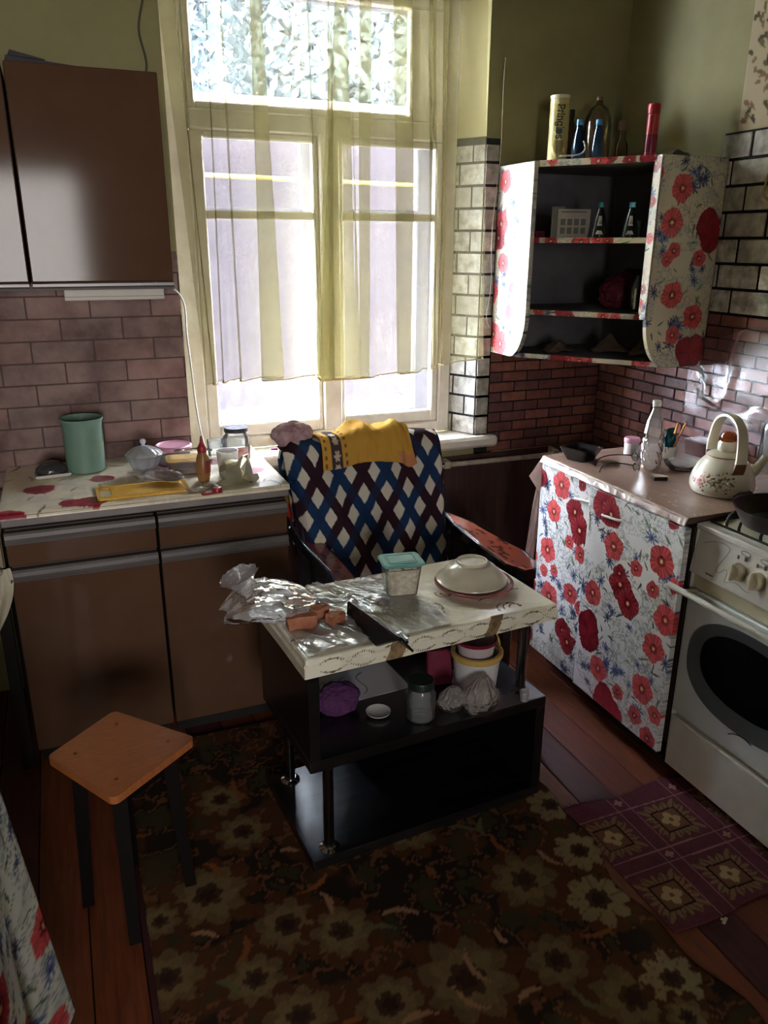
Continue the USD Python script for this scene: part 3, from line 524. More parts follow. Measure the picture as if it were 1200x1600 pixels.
# ---------- low pale stand at the left edge with a rag over it, and the near table's cloth
M('pale_cabinet', (150, 136, 112), .6, var=(136, 120, 98), vscale=8)
t = thing('side_cupboard', 'pale narrow cupboard at the left edge beside the base units', 'cupboard')
part(t, 'body', bx((-.72, 2.385, .62), (-.225, 2.86, .80), .004), 'pale_cabinet'); part(t, 'drawer', bx((-.718, 2.368, .70), (-.228, 2.384, .797), .003), 'pale_cabinet'); part(t, 'drawer', bx((-.718, 2.368, .62), (-.228, 2.384, .697), .003), 'pale_cabinet')
for x in (-.7, -.25):
    for y in (2.40, 2.83): part(t, 'leg', bx((x-.018, y-.015, 0), (x+.018, y+.015, .62), .003), 'dark_gap')
M('rag_cloth', (196, 188, 168), .9, var=(178, 170, 148), vscale=12)
a = np.linspace(0, 1, 40); s = np.linspace(-1, 1, 28); A_, S_ = np.meshgrid(a, s, indexing='ij'); wd = .060*np.sin(np.pi*np.clip(A_*.9+.22, 0, 1))**.8*(1-.55*A_)+.008
G = np.stack([-.262+S_*wd+.020*(A_<.3)*0-.03*A_, 2.345-.016*np.cos(S_*4+3*A_)-.006*np.sin(S_*11), .702-A_*.245], -1)
t = thing('rag', 'pale crumpled rag hanging from the drawer at the left edge', 'rag'); part(t, 'cloth', sheet(G, .003), 'rag_cloth', smooth=True); part(t, 'knot', lump((-.262, 2.343, .700), (.03, .018, .016), 3, .2, 3, 2), 'rag_cloth')
# near table whose cloth corner comes into view at lower left
M('table_wood', (90, 60, 40), .5)
t = thing('dining_table', 'dark wooden table mostly outside the left edge of the photo', 'table'); part(t, 'tabletop', bx((-1.1, .45, .715), (-.215, 1.33, .74), .004), 'table_wood')
for x in (-1.05, -.27):
    for y in (.5, 1.27): part(t, 'leg', bx((x-.025, y-.025, 0), (x+.025, y+.025, .715), .004), 'table_wood')
MV('cloth_print', .8, .2)
drop = np.linspace(0, 1, 150); s = np.linspace(0, 1, 260); Dp, S = np.meshgrid(drop, s, indexing='ij')
per = S*1.70      # runs along the right edge towards the far corner, then along the far edge
cxn, cyn = -.205, 1.342; bend = 1.0
xx = np.where(per < bend, cxn, cxn-(per-bend)); yy2 = np.where(per < bend, cyn-(bend-per), cyn)
fl_ = Dp**1.1*(.016+.010*np.sin(per*34)+.006*np.sin(per*61+1)); near = np.exp(-((per-bend)/.05)**2)
nx = np.where(per < bend, 1., 0.)*(1-near)+near*.7; ny = np.where(per < bend, 0., 1.)*(1-near)+near*.7
G = np.stack([xx+nx*fl_*1.0+near*(.004+.055*Dp)-.0*Dp, yy2+ny*fl_+near*.02*Dp, .7415-Dp*.66], -1)
t = thing('tablecloth', 'white tablecloth with red poppies hanging at the lower left corner', 'tablecloth')
fw = [(.985, .40, .050, 0), (.93, .62, .05, 0), (1.05, .20, .05, 1), (.80, .45, .05, 0), (.7, .25, .05, 1), (.5, .5, .05, 0), (.3, .3, .05, 0), (1.3, .4, .05, 0), (1.5, .2, .05, 1)]
part(t, 'drop', sheet(G, .0015), 'cloth_print', tint=twice(meadow(per, Dp*.66, fw, 5, (214, 212, 204)).reshape(-1, 3)))
part(t, 'top', bx((-1.1, .45, .7405), (-.203, 1.344, .7425), .0008), 'rag_cloth')
# wooden stool
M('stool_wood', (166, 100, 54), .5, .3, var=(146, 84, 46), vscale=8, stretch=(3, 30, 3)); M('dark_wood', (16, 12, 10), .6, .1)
t = thing('stool', 'worn orange-brown wooden stool with four screw holes in its seat', 'stool', (.022, 1.722, 0), 0)
cs = [onz(*q, .45)[:2]-np.array([.022, 1.722]) for q in ((73, 1182), (178, 1110), (306, 1152), (177, 1249))]
sp = Polygon(cs).buffer(-.016).buffer(.016, quad_segs=5); holes = [Point(*(np.array(c)*.62)).buffer(.0045) for c in cs]
for h in holes: sp = sp.difference(h)
sm = trimesh.creation.extrude_polygon(sp, .020, engine='earcut'); sm.apply_translation((0, 0, .430)); part(t, 'seat', sm, 'stool_wood', smooth=20)
M('hole_dark', (30, 18, 12), .8)
for c in cs:
    c = np.array(c); part(t, 'screw', moved(lathe([(0, 0), (.0042, 0), (.0042, .012), (0, .013)], 10), (*c*.62, .432)), 'hole_dark')
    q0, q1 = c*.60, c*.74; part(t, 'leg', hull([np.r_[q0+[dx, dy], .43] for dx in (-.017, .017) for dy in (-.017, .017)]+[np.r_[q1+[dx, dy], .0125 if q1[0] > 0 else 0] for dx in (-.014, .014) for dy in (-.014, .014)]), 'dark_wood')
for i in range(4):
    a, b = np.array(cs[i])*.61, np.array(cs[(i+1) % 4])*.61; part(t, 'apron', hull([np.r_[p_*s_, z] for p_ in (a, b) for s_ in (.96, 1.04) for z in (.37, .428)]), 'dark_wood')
# ================================================================ middle: floor coverings, Z-shaped side table, armchair
MV('carpet_pile', .95, .1, bump=.5, bscale=500, bdist=.004)
def carpet(U, V):
    w = n2(U, V, 9, 3); w2 = n2(U, V, 17, 8, 4); col = np.ones(U.shape+(3,))*lin((40, 30, 24)); col = over(col, np.clip((w-.48)*12, 0, 1)*.7, lin((82, 50, 30))); col = over(col, (w2 > .58)*.7, lin((60, 56, 36))); col = over(col, (np.abs(w2-.5) < .02)*.7, lin((118, 76, 50)))
    g = np.random.default_rng(21)
    blooms = [(325, 1400, .100), (450, 1445, .085), (262, 1530, .085), (400, 1530, .07), (730, 1530, .115), (535, 1455, .08), (640, 1300, .08), (545, 1270, .07), (820, 1375, .095), (990, 1560, .09), (935, 1405, .085), (860, 1258, .07), (905, 1330, .07), (1050, 1530, .07), (1075, 1590, .05), (380, 1300, .075), (250, 1440, .055), (610, 1570, .08), (345, 1250, .07), (470, 1590, .08), (870, 1500, .08)]
    for px, py, r in blooms:
        p = onz(px, py, .008); dx, dy = U-p[0], V-p[1]; a = np.arctan2(dy, dx)+g.uniform(0, 6); d = np.hypot(dx, dy)/r; wob = n2(dx/r, dy/r, 3, int(px) % 97)
        for k, (s, c) in enumerate(((1.35, (80, 47, 28)), (1.0, (100, 82, 55)), (.74, (118, 99, 68)), (.42, (72, 50, 36)), (.24, (54, 34, 30)))):
            R = s*(.72+.28*np.abs(np.sin(a*(4.5-.5*k)+k)))+.35*(wob-.5)*s
            if px in (860, 935, 1050, 905) and k in (1, 2): c = (138, 120, 88)
            tex = .72+.4*n2(U, V, 60, k+3); col = col*(1-(d < R)[..., None])+(lin(c)*tex[..., None])*(d < R)[..., None]
            if k in (1, 2): col = over(col, (d < R) & (np.abs(np.sin(a*4.5+1)) < .14) & (d > .4), lin((116, 84, 54)))
    for _ in range(60):
        x, y = g.uniform(U.min(), U.max()), g.uniform(V.min(), V.max()); q = g.uniform(.05, .12); w_ = g.uniform(0, 6.3)
        col = stroke(col, U, V, (x, y), (x+.5*q*np.cos(w_+.7), y+.5*q*np.sin(w_+.7)), (x+q*np.cos(w_), y+q*np.sin(w_)), .008, lin([(128, 74, 40), (92, 92, 60), (150, 112, 84)][g.integers(3)]))
    return col
CX0, CX1, CY0, CY1 = .03, 1.215, .35, 2.36
x, y = np.arange(CX0, CX1+.001, .0062), np.arange(CY0, CY1, .0062); X, Y = np.meshgrid(x, y, indexing='ij')
k = (X-CX0)/(CX1-CX0); X2 = X+(k**6)*(.02*np.sin(Y*9)+.012*np.sin(Y*23)); Z = .0085+.002*n2(X, Y, 12, 4)
t = thing('carpet', 'large dark brown floral carpet under the side table', 'carpet'); part(t, 'pile', sheet(np.stack([X2, Y, Z], -1), .007), 'carpet_pile', tint=twice(carpet(X2, Y).reshape(-1, 3)))
MV('rug_weave', .95, .1, bump=.4, bscale=600, bdist=.002)
RX0, RX1, RY0, RY1 = 1.225, 1.672, 1.11, 1.578
def rugp(U, V):
    col = np.ones(U.shape+(3,))*lin((92, 48, 56)); col = over(col, (n2(U, V, 120, 2) > .55)*.3, lin((74, 36, 46)))
    us, vs = [(1.262-.03, .0), (1.395, .048), (1.600, .048)], [(1.14, 0), (1.330, .046), (1.525, .046)]
    lines_u, lines_v = [1.372, 1.418, 1.578, 1.622], [1.298, 1.345, 1.512]
    for c in lines_u: col = over(col, np.abs(U-c) < .0022, lin((142, 92, 96)))
    for c in lines_v: col = over(col, np.abs(V-c) < .0022, lin((142, 92, 96)))
    for cx, cy in ((1.495, 1.43), (1.495, 1.205), (1.288, 1.43), (1.300, 1.205), (1.70, 1.43), (1.70, 1.205)):
        dx, dy = (U-cx)/.078, (V-cy)/.078; q = np.maximum(np.abs(dx), np.abs(dy)); a = np.arctan2(dy, dx); R = .84+.10*np.sin(a*16)
        m = q < R; col = over(col, m*.9, lin((124, 98, 66))); col = over(col, m & (np.abs(np.sin(a*12)) < .45) & (q > .55), lin((92, 62, 50)))
        col = over(col, (q < .56) & (q > .48), lin((52, 26, 30))); col = over(col, (q < .48), lin((108, 72, 54)))
        st = np.hypot(dx, dy) < .40*(.55+.45*np.abs(np.cos(2*a))); col = over(col, st, lin((160, 134, 96))); col = over(col, np.hypot(dx, dy) < .09, lin((120, 60, 60)))
    for cx, cy in ((1.395, 1.322), (1.60, 1.322), (1.395, 1.545), (1.60, 1.545)):
        a = np.arctan2(V-cy, U-cx); col = over(col, np.hypot(U-cx, V-cy) < .014*(.5+.5*np.abs(np.cos(2*a))), lin((150, 110, 92)))
    return col
x, y = np.arange(RX0, RX1, .0032), np.arange(RY0, RY1, .0032); X, Y = np.meshgrid(x, y, indexing='ij'); ky = (Y-RY0)/(RY1-RY0)
Y2 = Y+.010*np.sin(X*21)*(ky**4)+.006*np.sin(X*17+1)*((1-ky)**4); Z = .0065+.0015*n2(X, Y, 14, 6)
t = thing('rug', 'small maroon woven rug with tan square medallions in front of the stove', 'rug'); part(t, 'weave', sheet(np.stack([X, Y2, Z], -1), .005), 'rug_weave', tint=twice(rugp(X, Y2).reshape(-1, 3)))
M('fringe', (110, 66, 68), .9); fr = []
for x in np.arange(RX0+.004, RX1-.03, .0055):
    e = rng.uniform(-.005, .005); L_ = rng.uniform(.010, .020); y0 = RY1-.004+.010*math.sin(x*21); fr.append(tube([(x, y0, .005), (x+e, y0+L_, .0025)], .0011, 4))
part(t, 'fringe', cat(fr), 'fringe', kind='stuff')
M('scrap', (206, 196, 180), .7); q = onz(1123, 1428, .003); single('paper_scrap', 'tiny pale paper scrap on the floor at the near edge of the maroon rug', 'paper', moved(cat([bx((-.012, -.004, 0), (.012, .004, .002)), bx((-.003, -.004, 0), (.003, .010, .003))]), (q[0], RY0-.016, .0005), 30), 'scrap')

# ---------- side table: top, left panel, shelf, right panel, base and chrome tubes. Frame at its near left corner
TX, TY, TR = .462, 1.622, 3.9; TW, TD, TH = .735, .395, .645
T0 = .0105
M('black_wood', (13, 12, 13), .22, 1.0, var=(24, 23, 26), vscale=3, stretch=(1, 14, 14), bump=.06, bscale=60); M('chrome', (206, 208, 212), .12, metallic=1.0); M('tube_dark', (120, 120, 124), .2, metallic=1.0)
t = thing('side_table', 'black Z-shaped side table on chrome tubes in the middle of the room', 'table', (TX, TY, T0), TR)
part(t, 'base', bx((0, 0, 0), (TW, TD, .030), .0015), 'black_wood'); part(t, 'shelf', bx((0, 0, .308), (TW, TD, .340), .0015), 'black_wood')
part(t, 'side_panel', bx((0, 0, .340), (.030, TD, .604), .0015), 'black_wood'); part(t, 'side_panel', bx((TW-.030, 0, .030), (TW, TD, .308), .0015), 'black_wood'); part(t, 'tabletop', bx((.002, .002, .604), (TW-.002, TD-.002, .634), .0015), 'black_wood')
def tube_leg(x, y, z0, z1):
    part(t, 'tube', tube([(x, y, z0), (x, y, z1)], .0145, 20), 'tube_dark')
    for z, s in ((z0, 1), (z1, -1)): part(t, 'flange', moved(lathe([(0, 0), (.029, 0), (.029, .003), (.018, .008), (.018, .014), (0, .014)], 28) if s > 0 else lathe([(0, 0), (.029, 0), (.029, -.003), (.018, -.008), (.018, -.014), (0, -.014)], 28), (x, y, z)), 'chrome')
def loc_of(p): d = np.array(p[:2])-[TX, TY]; c, s = math.cos(math.radians(TR)), math.sin(math.radians(TR)); return np.array([c*d[0]+s*d[1], -s*d[0]+c*d[1]])
tube_leg(.060, .034, .030, .308); tube_leg(.060, TD-.045, .030, .308); tube_leg(TW-.052, .060, .340, .604); tube_leg(TW-.052, TD-.05, .340, .604)
# table cover: wrapped cream oilcloth
MV('cover_print', .26, .6, bump=.5, bscale=34, bdist=.005, coat_weight=.9, coat_roughness=.16, coat_ior=1.75)
u, v = np.arange(-.052, TW+.0521, .0032), np.arange(-.052, TD+.0521, .0032); U, V = np.meshgrid(u, v, indexing='ij')
ou, ov = np.maximum(np.maximum(-U, U-TW), 0), np.maximum(np.maximum(-V, V-TD), 0); o = np.hypot(ou, ov); o = np.minimum(o, .052)
r_ = .006; top = TH-.0085
bulge = .004*n2(U, V, 10, 3)
Xc = np.clip(U, 0, TW)+np.sign(U-TW/2)*np.where(ou > 0, r_*np.sin(np.minimum(o/r_, np.pi/2))*np.where(o > 0, ou/(np.hypot(ou, ov)+1e-9), 0)+.003*(o > .02)+bulge*(o > .02), 0)
Yc = np.clip(V, 0, TD)+np.sign(V-TD/2)*np.where(ov > 0, r_*np.sin(np.minimum(o/r_, np.pi/2))*np.where(o > 0, ov/(np.hypot(ou, ov)+1e-9), 0)+.003*(o > .02)+bulge*(o > .02), 0)
wr_ = .0022*(n2(U*1.0, V*3.2, 14, 5)-.5)*2*np.clip(1-(U/.45), .25, 1)+.0012*n2(U, V, 30, 7)
Zc = top+.0035-np.where(o < r_*np.pi/2, r_*(1-np.cos(o/r_)), r_+(o-r_*np.pi/2))+np.where(o > 0, 0, wr_)
def cover(U, V):
    col = np.ones(U.shape+(3,))*lin((246, 241, 224)); col = over(col, (n2(U, V, 20, 3) > .55)*.25, lin((208, 200, 168))); g = np.random.default_rng(5); dk = lin((110, 96, 74))
    for sd in (-.030, TD+.03):
        for k in range(9):
            x0 = .02+k*.085
            for s in (-1, 1): col = stroke(col, U, V, (x0, sd), (x0+.04, sd+s*.034), (x0+.085, sd), .0030, dk)
    for k in range(16):
        x, y = g.uniform(.05, TW-.05), g.uniform(.02, TD-.02); rr = g.uniform(.018, .04); a0 = g.uniform(0, 6)
        for q in range(3): col = over(col, (np.abs(np.hypot(U-x-.01*q, V-y)-rr*(1-.25*q)) < .0022) & (np.sin(np.arctan2(V-y, U-x)+a0) > -.2), dk)
    for px, py in ((448, 1010), (790, 930), (745, 945), (835, 925), (640, 950)):
        p = loc_of(onz(px, py, TH)); col = stroke(col, U, V, p, p+[.03, .03], p+[.07, .0], .0034, dk)
    for x, w in ((.245, .048), (.535, .040)):       # brown parcel tape holding the hem
        m = (np.abs(U-x-.5*(V+.02)) < w/2) & (V < .004); col = over(col, m, lin((140, 116, 86))*(.8+.4*(n2(U, V, 90, 2) > .5))[..., None])
    return col
t = thing('table_cover', 'cream patterned oilcloth wrapped and taped over the side table', 'oilcloth', (TX, TY, T0), TR); part(t, 'cover', sheet(np.stack([Xc, Yc, Zc], -1), .0), 'cover_print', tint=cover(U, V).reshape(-1, 3))
ZTOP = T0+TH-.0035          # where things stand on the cover
def tab(px, py, dz=0.): p = onz(px, py, ZTOP); return (p[0], p[1], ZTOP+dz)
# crinkled clear film over the near left part of the cover
MC('crinkled_film', (250, 250, 250), rough=.14, ior=1.8, haze=.34, hazecol=(250, 250, 255), bump=.5, bscale=30, bdist=.008)
MC('bag_plastic', (248, 248, 250), rough=.2, ior=1.35, haze=.32, hazecol=(242, 242, 248), bump=.6, bscale=45, bdist=.006)
U, V = np.meshgrid(np.linspace(0, .40, 150), np.linspace(0, .372, 120), indexing='ij'); fold = np.abs(n2(U*3.0+V*1.0, V*.7, 7, 4)-.5); Zf = .0015+.017*np.clip(.16-fold, 0, 1)/.16*np.clip(U*12, 0, 1)*np.clip((.30-U)*8, .12, 1)+.003*n2(U, V, 60, 6)
t = thing('plastic_film', 'crinkled clear plastic film over the near left corner of the side table', 'plastic', (TX, TY, ZTOP), TR); part(t, 'film', sheet(np.stack([U+.004+.02*np.sin(V*14)*np.clip((U-.3)*10, 0, 1), V+.004, Zf+.001], -1)), 'crinkled_film', smooth=True)
# bread and the clear bag it lies in
M('bread', (176, 118, 92), .85, .2, var=(150, 92, 70), vscale=40, bump=.4, bscale=90, bdist=.004)
def chunk(sx, sy, sz, seed):
    g = np.random.default_rng(seed); P = np.array([(a*sx, b*sy, c*sz) for a in (-1, 1) for b in (-1, 1) for c in (0, 1)])*g.uniform(.78, 1.08, (8, 3)); m = m3.Manifold.hull_points(P.astype(np.float32)).refine_to_length(.008).to_mesh(); v = np.array(m.vert_properties[:, :3], float); f = np.array(m.tri_verts)
    v += .004*(meshkit.fbm(v*60+seed, 3, seed)-.5)[:, None]*2*(v/np.linalg.norm(v, axis=1, keepdims=True)); v[:, 2] = np.maximum(v[:, 2], 0); return trimesh.Trimesh(v, f, process=False)
for k, (px, py, sx, sy, sz, rz, lab) in enumerate(((470, 982, .040, .020, .038, -6, 'long bread chunk inside the clear bag'), (497, 970, .024, .020, .042, 20, 'short bread chunk at the right end of the clear bag'), (468, 955, .030, .020, .050, 10, 'bread chunk at the back inside the clear bag'), (524, 978, .027, .016, .034, 30, 'bread chunk outside the bag beside the black phone'))):
    p = tab(px, py, .0035); t = thing('bread', lab, 'bread', p, rz); part(t, 'piece', chunk(sx, sy, sz, k+3), 'bread')
p = tab(436, 975, .002); t = thing('plastic_bag', 'crumpled clear plastic bag spilling over the left edge of the side table', 'bag', (p[0], p[1], p[2]), 2)
U, V = np.meshgrid(np.linspace(0, 1, 120), np.linspace(0, 2*np.pi, 140), indexing='ij'); lenx = -.120+U*.235
prof_ = np.sin(np.pi*np.clip(U*.93+.05, 0, 1))**.55; cr = meshkit.fbm(np.stack([U*5, np.cos(V)*1.6, np.sin(V)*1.6], -1), 4, 6)-.5; rg = np.abs(meshkit.fbm(np.stack([U*2.5, np.cos(V)*2.4+4, np.sin(V)*2.4], -1), 3, 11)-.5)
rad = 1+.75*cr+.9*(.18-rg)*(rg < .18); Yb = .085*prof_*np.cos(V)*rad+.075*(1-U)*.9+.02; Zb = .043*prof_*np.sin(V)*rad+.040; Zb = np.where(U > .28, np.maximum(Zb, .0028+.003*cr), np.maximum(Zb-.35*(.28-U)*.35, -.045))
Xb = lenx+.02*cr-.01*np.sin(V*3)*(U < .3)
part(t, 'film', sheet(np.stack([Xb, Yb, Zb], -1)), 'bag_plastic', smooth=True)
part(t, 'gathered_top', moved(sheet(np.stack([.045*np.cos(V)*(.4+U*.9)*(1+.5*cr), .03*np.sin(V)*(.4+U)*(1+.6*cr), U*.05+.03*cr], -1)), (-.055, .135, .055), 0, 10, -20), 'bag_plastic', smooth=True)
# phone in an opened flip case, and a knife behind it
M('black_case', (20, 21, 26), .35, .5, var=(28, 28, 34), vscale=30, bump=.1, bscale=500); M('dark_glass', (10, 10, 12), .06, .6)
ht = .050
def topz(px, py): return onz(px, py, ZTOP+ht)
B0, B1, T0_, T1_ = np.array(tab(545, 967, .003)), np.array(tab(590, 1012, .003)), topz(546, 942), topz(626, 999)
back = np.cross(T1_-T0_, [0, 0, 1.]); back /= np.linalg.norm(back); back = back if back[1] > 0 else -back
t = thing('phone', 'black phone propped in a folded flip case on the near edge of the table', 'phone')
def slab_of(P, off, th): n_ = np.cross(P[1]-P[0], P[2]-P[0]); n_ /= np.linalg.norm(n_); return hull([p_+n_*o for p_ in P for o in (off, off+th)])
part(t, 'case_front', slab_of([B0, B1, T1_, T0_], 0, .007), 'black_case')
R0_, R1_ = T0_+back*.036-[0, 0, ht-.004], T1_+back*.036-[0, 0, ht-.004]; part(t, 'case_back', slab_of([T0_, T1_, R1_, R0_], 0, .005), 'black_case'); part(t, 'spine', tube([T0_, T1_], .0055, 10), 'black_case')
part(t, 'screen', slab_of([B0*.94+T0_*.06, B1*.94+T1_*.06, B1*.08+T1_*.92, B0*.08+T0_*.92], -.0012 if np.cross(B1-B0, T1_-B0)[1] < 0 else .0072, .001), 'dark_glass')
a, b = np.array(tab(592, 960)), np.array(tab(634, 1001)); d = b-a; ln = np.linalg.norm(d); az = math.degrees(math.atan2(d[1], d[0])); t = thing('knife', 'steel knife lying behind the black phone', 'knife', (a[0], a[1], ZTOP+.003), az)
part(t, 'blade', slab([(0, -.002), (.03, -.007), (ln, -.013), (ln, .008), (.02, .004), (0, 0)], .0018), 'steel'); part(t, 'tang', slab([(ln-.03, -.012), (ln+.02, -.012), (ln+.02, -.002), (ln-.01, .0), (ln-.03, .004)], .004), 'black_case')
# food box with mint lid
p = tab(626, 925); t = thing('food_box', 'clear food box of white cheese with a mint green lid on the side table', 'container', (p[0], p[1], ZTOP+.002), -9)
MC('box_clear', (252, 252, 252), rough=.1, ior=1.25, haze=.04); M('cheese', (232, 226, 210), .8, var=(186, 174, 150), vscale=55, bump=.7, bscale=70, bdist=.01); M('mint_lid', (112, 178, 172), .3, .4); M('pale_mint', (138, 196, 194), .2, .4)
def taper_box(w0, d0, w1, d1, z0, z1, r):
    P = [(x, y, z) for (w, d, z) in ((w0, d0, z0), (w1, d1, z1)) for x, y in sbox(-w/2+r, -d/2+r, w/2-r, d/2-r).buffer(r, quad_segs=5).exterior.coords[:-1]]; return hull(P)
part(t, 'body', taper_box(.088, .070, .108, .088, 0, .094, .016), 'box_clear'); part(t, 'filling', taper_box(.080, .062, .098, .078, .003, .080, .014), 'cheese')
for _ in range(26): pass
lum = [lump((rng.uniform(-.036, .036), rng.uniform(-.027, .027), .078), (.010, .009, .007), 2, .15, 3, int(rng.integers(50))) for _ in range(26)]; part(t, 'curds', cat(lum), 'cheese', kind='stuff')
part(t, 'lid', cat([rbox((-.061, -.051, .092), (.061, .051, .101), .018), moved(slab(sbox(-.034, -.025, .034, .025).buffer(.006).exterior.buffer(.0022), .0035), (0, 0, .100))]), 'mint_lid', smooth=30); part(t, 'lid_window', rbox((-.036, -.027, .100), (.036, .027, .1022), .006), 'pale_mint')
# plate with an upturned bowl
M('china', (214, 206, 188), .22, .5); M('maroon_glaze', (128, 34, 54), .22, .5); M('pink_glaze', (214, 170, 174), .22, .5)
p = tab(740, 917); t = thing('plate', 'flat plate with a maroon rim under the upturned bowl', 'plate', (p[0], p[1], ZTOP+.001))
part(t, 'dish', lathe([(0, .003), (.060, .003), (.062, 0), (.066, .002), (.108, .0125), (.112, .016), (.108, .0165), (.064, .007), (0, .006)], 64), 'pink_glaze'); part(t, 'rim', lathe([(.1085, .0122), (.1150, .0162), (.1150, .0185), (.1060, .0172), (.101, .0150), (.1085, .0138)], 64), 'maroon_glaze')
p2 = tab(737, 913); t = thing('bowl', 'cream china bowl turned upside down on the maroon-rimmed plate', 'bowl', (p2[0]-.002, p2[1], ZTOP+.0175))
part(t, 'body', lathe([(.100, 0), (.105, .001), (.104, .005), (.092, .012), (.082, .026), (.070, .040), (.056, .050), (.046, .053), (0, .053), (0, .050), (.044, .050), (.054, .047), (.067, .037), (.079, .022), (.090, .008), (.100, .003), (.100, 0)], 64), 'china'); part(t, 'foot', lathe([(.0450, .052), (.0455, .0600), (.0430, .0615), (.0405, .0600), (.0405, .0545), (0, .0542)], 48), 'china')

# ---------- on the shelf
ZS = T0+.340
def shf(px, py, dz=0.): p = onz(px, py, ZS); return (p[0], p[1], ZS+dz)
M('purple_cloth', (96, 48, 100), .9, var=(70, 32, 76), vscale=30, bump=.5, bscale=200)
p = shf(528, 1112); t = thing('purple_bundle', 'bundled purple cloth on the left of the table shelf', 'cloth', (p[0]+.004, p[1]+.01, ZS), 12); part(t, 'cloth', lump((0, 0, .036), (.066, .048, .046), 5, .22, 1.5, 5, -.0355, ridge=.35), 'purple_cloth')
M('dark_green', (30, 44, 38), .4); p = shf(657, 1120); t = thing('glass_jar', 'empty glass jar with a dark green lid on the table shelf', 'jar', (p[0], p[1], ZS+.0005))
part(t, 'glass', lathe([(0, 0), (.036, 0), (.041, .006), (.0415, .078), (.036, .092), (.033, .096), (.033, .106), (.031, .106), (.031, .094), (.039, .078), (.0385, .006), (0, .004)]), 'jar_glass'); part(t, 'lid', fluted([(0, .120), (.034, .120), (.0365, .117), (.037, .098), (.034, .098), (.034, .116), (0, .116)], 40, .012), 'dark_green')
p = shf(591, 1117); t = thing('saucer', 'small round white lid lying on the table shelf', 'lid', (p[0], p[1], ZS+.0005)); part(t, 'disc', lathe([(0, .004), (.024, .004), (.034, .010), (.035, .013), (.031, .012), (.022, .007), (0, .007)], 36), 'white_plastic')
M('white_bucket', (222, 220, 222), .4); M('yellow_rim', (216, 176, 96), .4)
p = shf(752, 1092); bxp = (p[0]+.006, p[1]+.05, ZS+.0005); t = thing('bucket', 'white plastic bucket with an ochre rim on the right of the table shelf', 'bucket', bxp)
part(t, 'body', lathe([(0, 0), (.058, 0), (.070, .125), (.067, .125), (.055, .003), (0, .003)], 48), 'white_bucket'); part(t, 'rim', lathe([(.066, .118), (.074, .118), (.077, .124), (.077, .133), (.074, .136), (.066, .136)], 48), 'yellow_rim')
part(t, 'handle', tube(curve([(.074, .0, .125), (.083, .02, .14), (.080, .035, .150), (.066, .040, .140)], 16), .004, 8), 'yellow_rim')
M('pale_pink', (206, 192, 196), .4); t = thing('pot', 'pale pink plastic pot standing inside the white bucket', 'pot', (bxp[0]-.004, bxp[1], ZS+.02)); part(t, 'body', lathe([(0, 0), (.040, 0), (.056, .150), (.058, .153), (.053, .153), (.037, .003), (0, .003)], 40), 'pale_pink'); part(t, 'rim', lathe([(.0565, .146), (.0610, .147), (.0610, .157), (.0545, .157), (.0545, .150)], 40), 'maroon_glaze')
def bag_mesh(rx, ry, h, seed):
    a = np.linspace(0, 2*np.pi, 121); z = np.linspace(0, 1, 70); Z, A_ = np.meshgrid(z, a, indexing='ij'); n1 = meshkit.fbm(np.stack([np.cos(A_)*1.6+seed, np.sin(A_)*1.6, Z*2.2], -1), 4, seed)-.5
    R = np.sin(np.pi*(.06+.90*Z)**.85)**.6*(1+.7*n1)+.07*np.abs(np.sin(A_*7+9*n1+Z*3))*(.3+Z); R = R*(1-.25*Z); z0 = h*(Z+.10*n1*np.sin(np.pi*Z)); return sheet(np.stack([rx*R*np.cos(A_)+.02*Z*np.sin(seed), ry*R*np.sin(A_), np.maximum(z0, .0006)], -1))
MC('carrier_bag', (230, 226, 226), rough=.3, ior=1.3, haze=.5, hazecol=(214, 206, 204))
p = shf(745, 1112); t = thing('carrier_bag', 'crumpled whitish carrier bag in front of the bucket', 'bag', (p[0]+.004, p[1]-.004, ZS)); part(t, 'film', bag_mesh(.056, .042, .112, 9), 'carrier_bag')
p = shf(705, 1112); t = thing('carrier_bag', 'low crumpled white carrier bag between the jar and the other bag', 'bag', (p[0]+.004, p[1]+.008, ZS)); part(t, 'film', bag_mesh(.046, .034, .074, 3), 'carrier_bag')
M('red_packet', (128, 32, 62), .45, var=(104, 24, 50), vscale=20); p = shf(698, 1085); t = thing('red_packet', 'dark red packet standing behind the carrier bags on the table shelf', 'packet', (p[0]+.002, p[1]+.055, ZS), -8); part(t, 'body', moved(bx((-.038, -.008, 0), (.042, .010, .112), .004), (0, 0, .002), 0, -6), 'red_packet')
p = shf(818, 1096); t = thing('shot_glass', 'small clear glass at the right end of the table shelf', 'glass', (p[0]+.004, p[1]+.004, ZS+.0005)); part(t, 'body', fluted([(0, 0), (.011, 0), (.015, .030), (.0135, .030), (.010, .005), (0, .004)], 8, .05), 'crystal')

M('pale_lining', (196, 194, 206), .5, .4)  # flat pale sheet over the back half of the shelf
t = thing('paper_sheet', 'pale scribbled sheet lying at the back of the table shelf', 'paper', (TX, TY, ZS+.0002), TR); part(t, 'sheet', bx((.033, .215, 0), (.40, TD-.004, .0012)), 'pale_lining')
part(t, 'scribble', cat([tube(curve([(x0+.05*k_*0, .24+.02*q, .0016), (x0+.02, .27+.03*q, .0016), (x0+.012, .32, .0016), (x0+.04, .35, .0016)], 20), .0008, 4) for k_, (x0, q) in enumerate(((.14, 0), (.17, 1), (.20, -1), (.26, 0)))]), 'black_case')
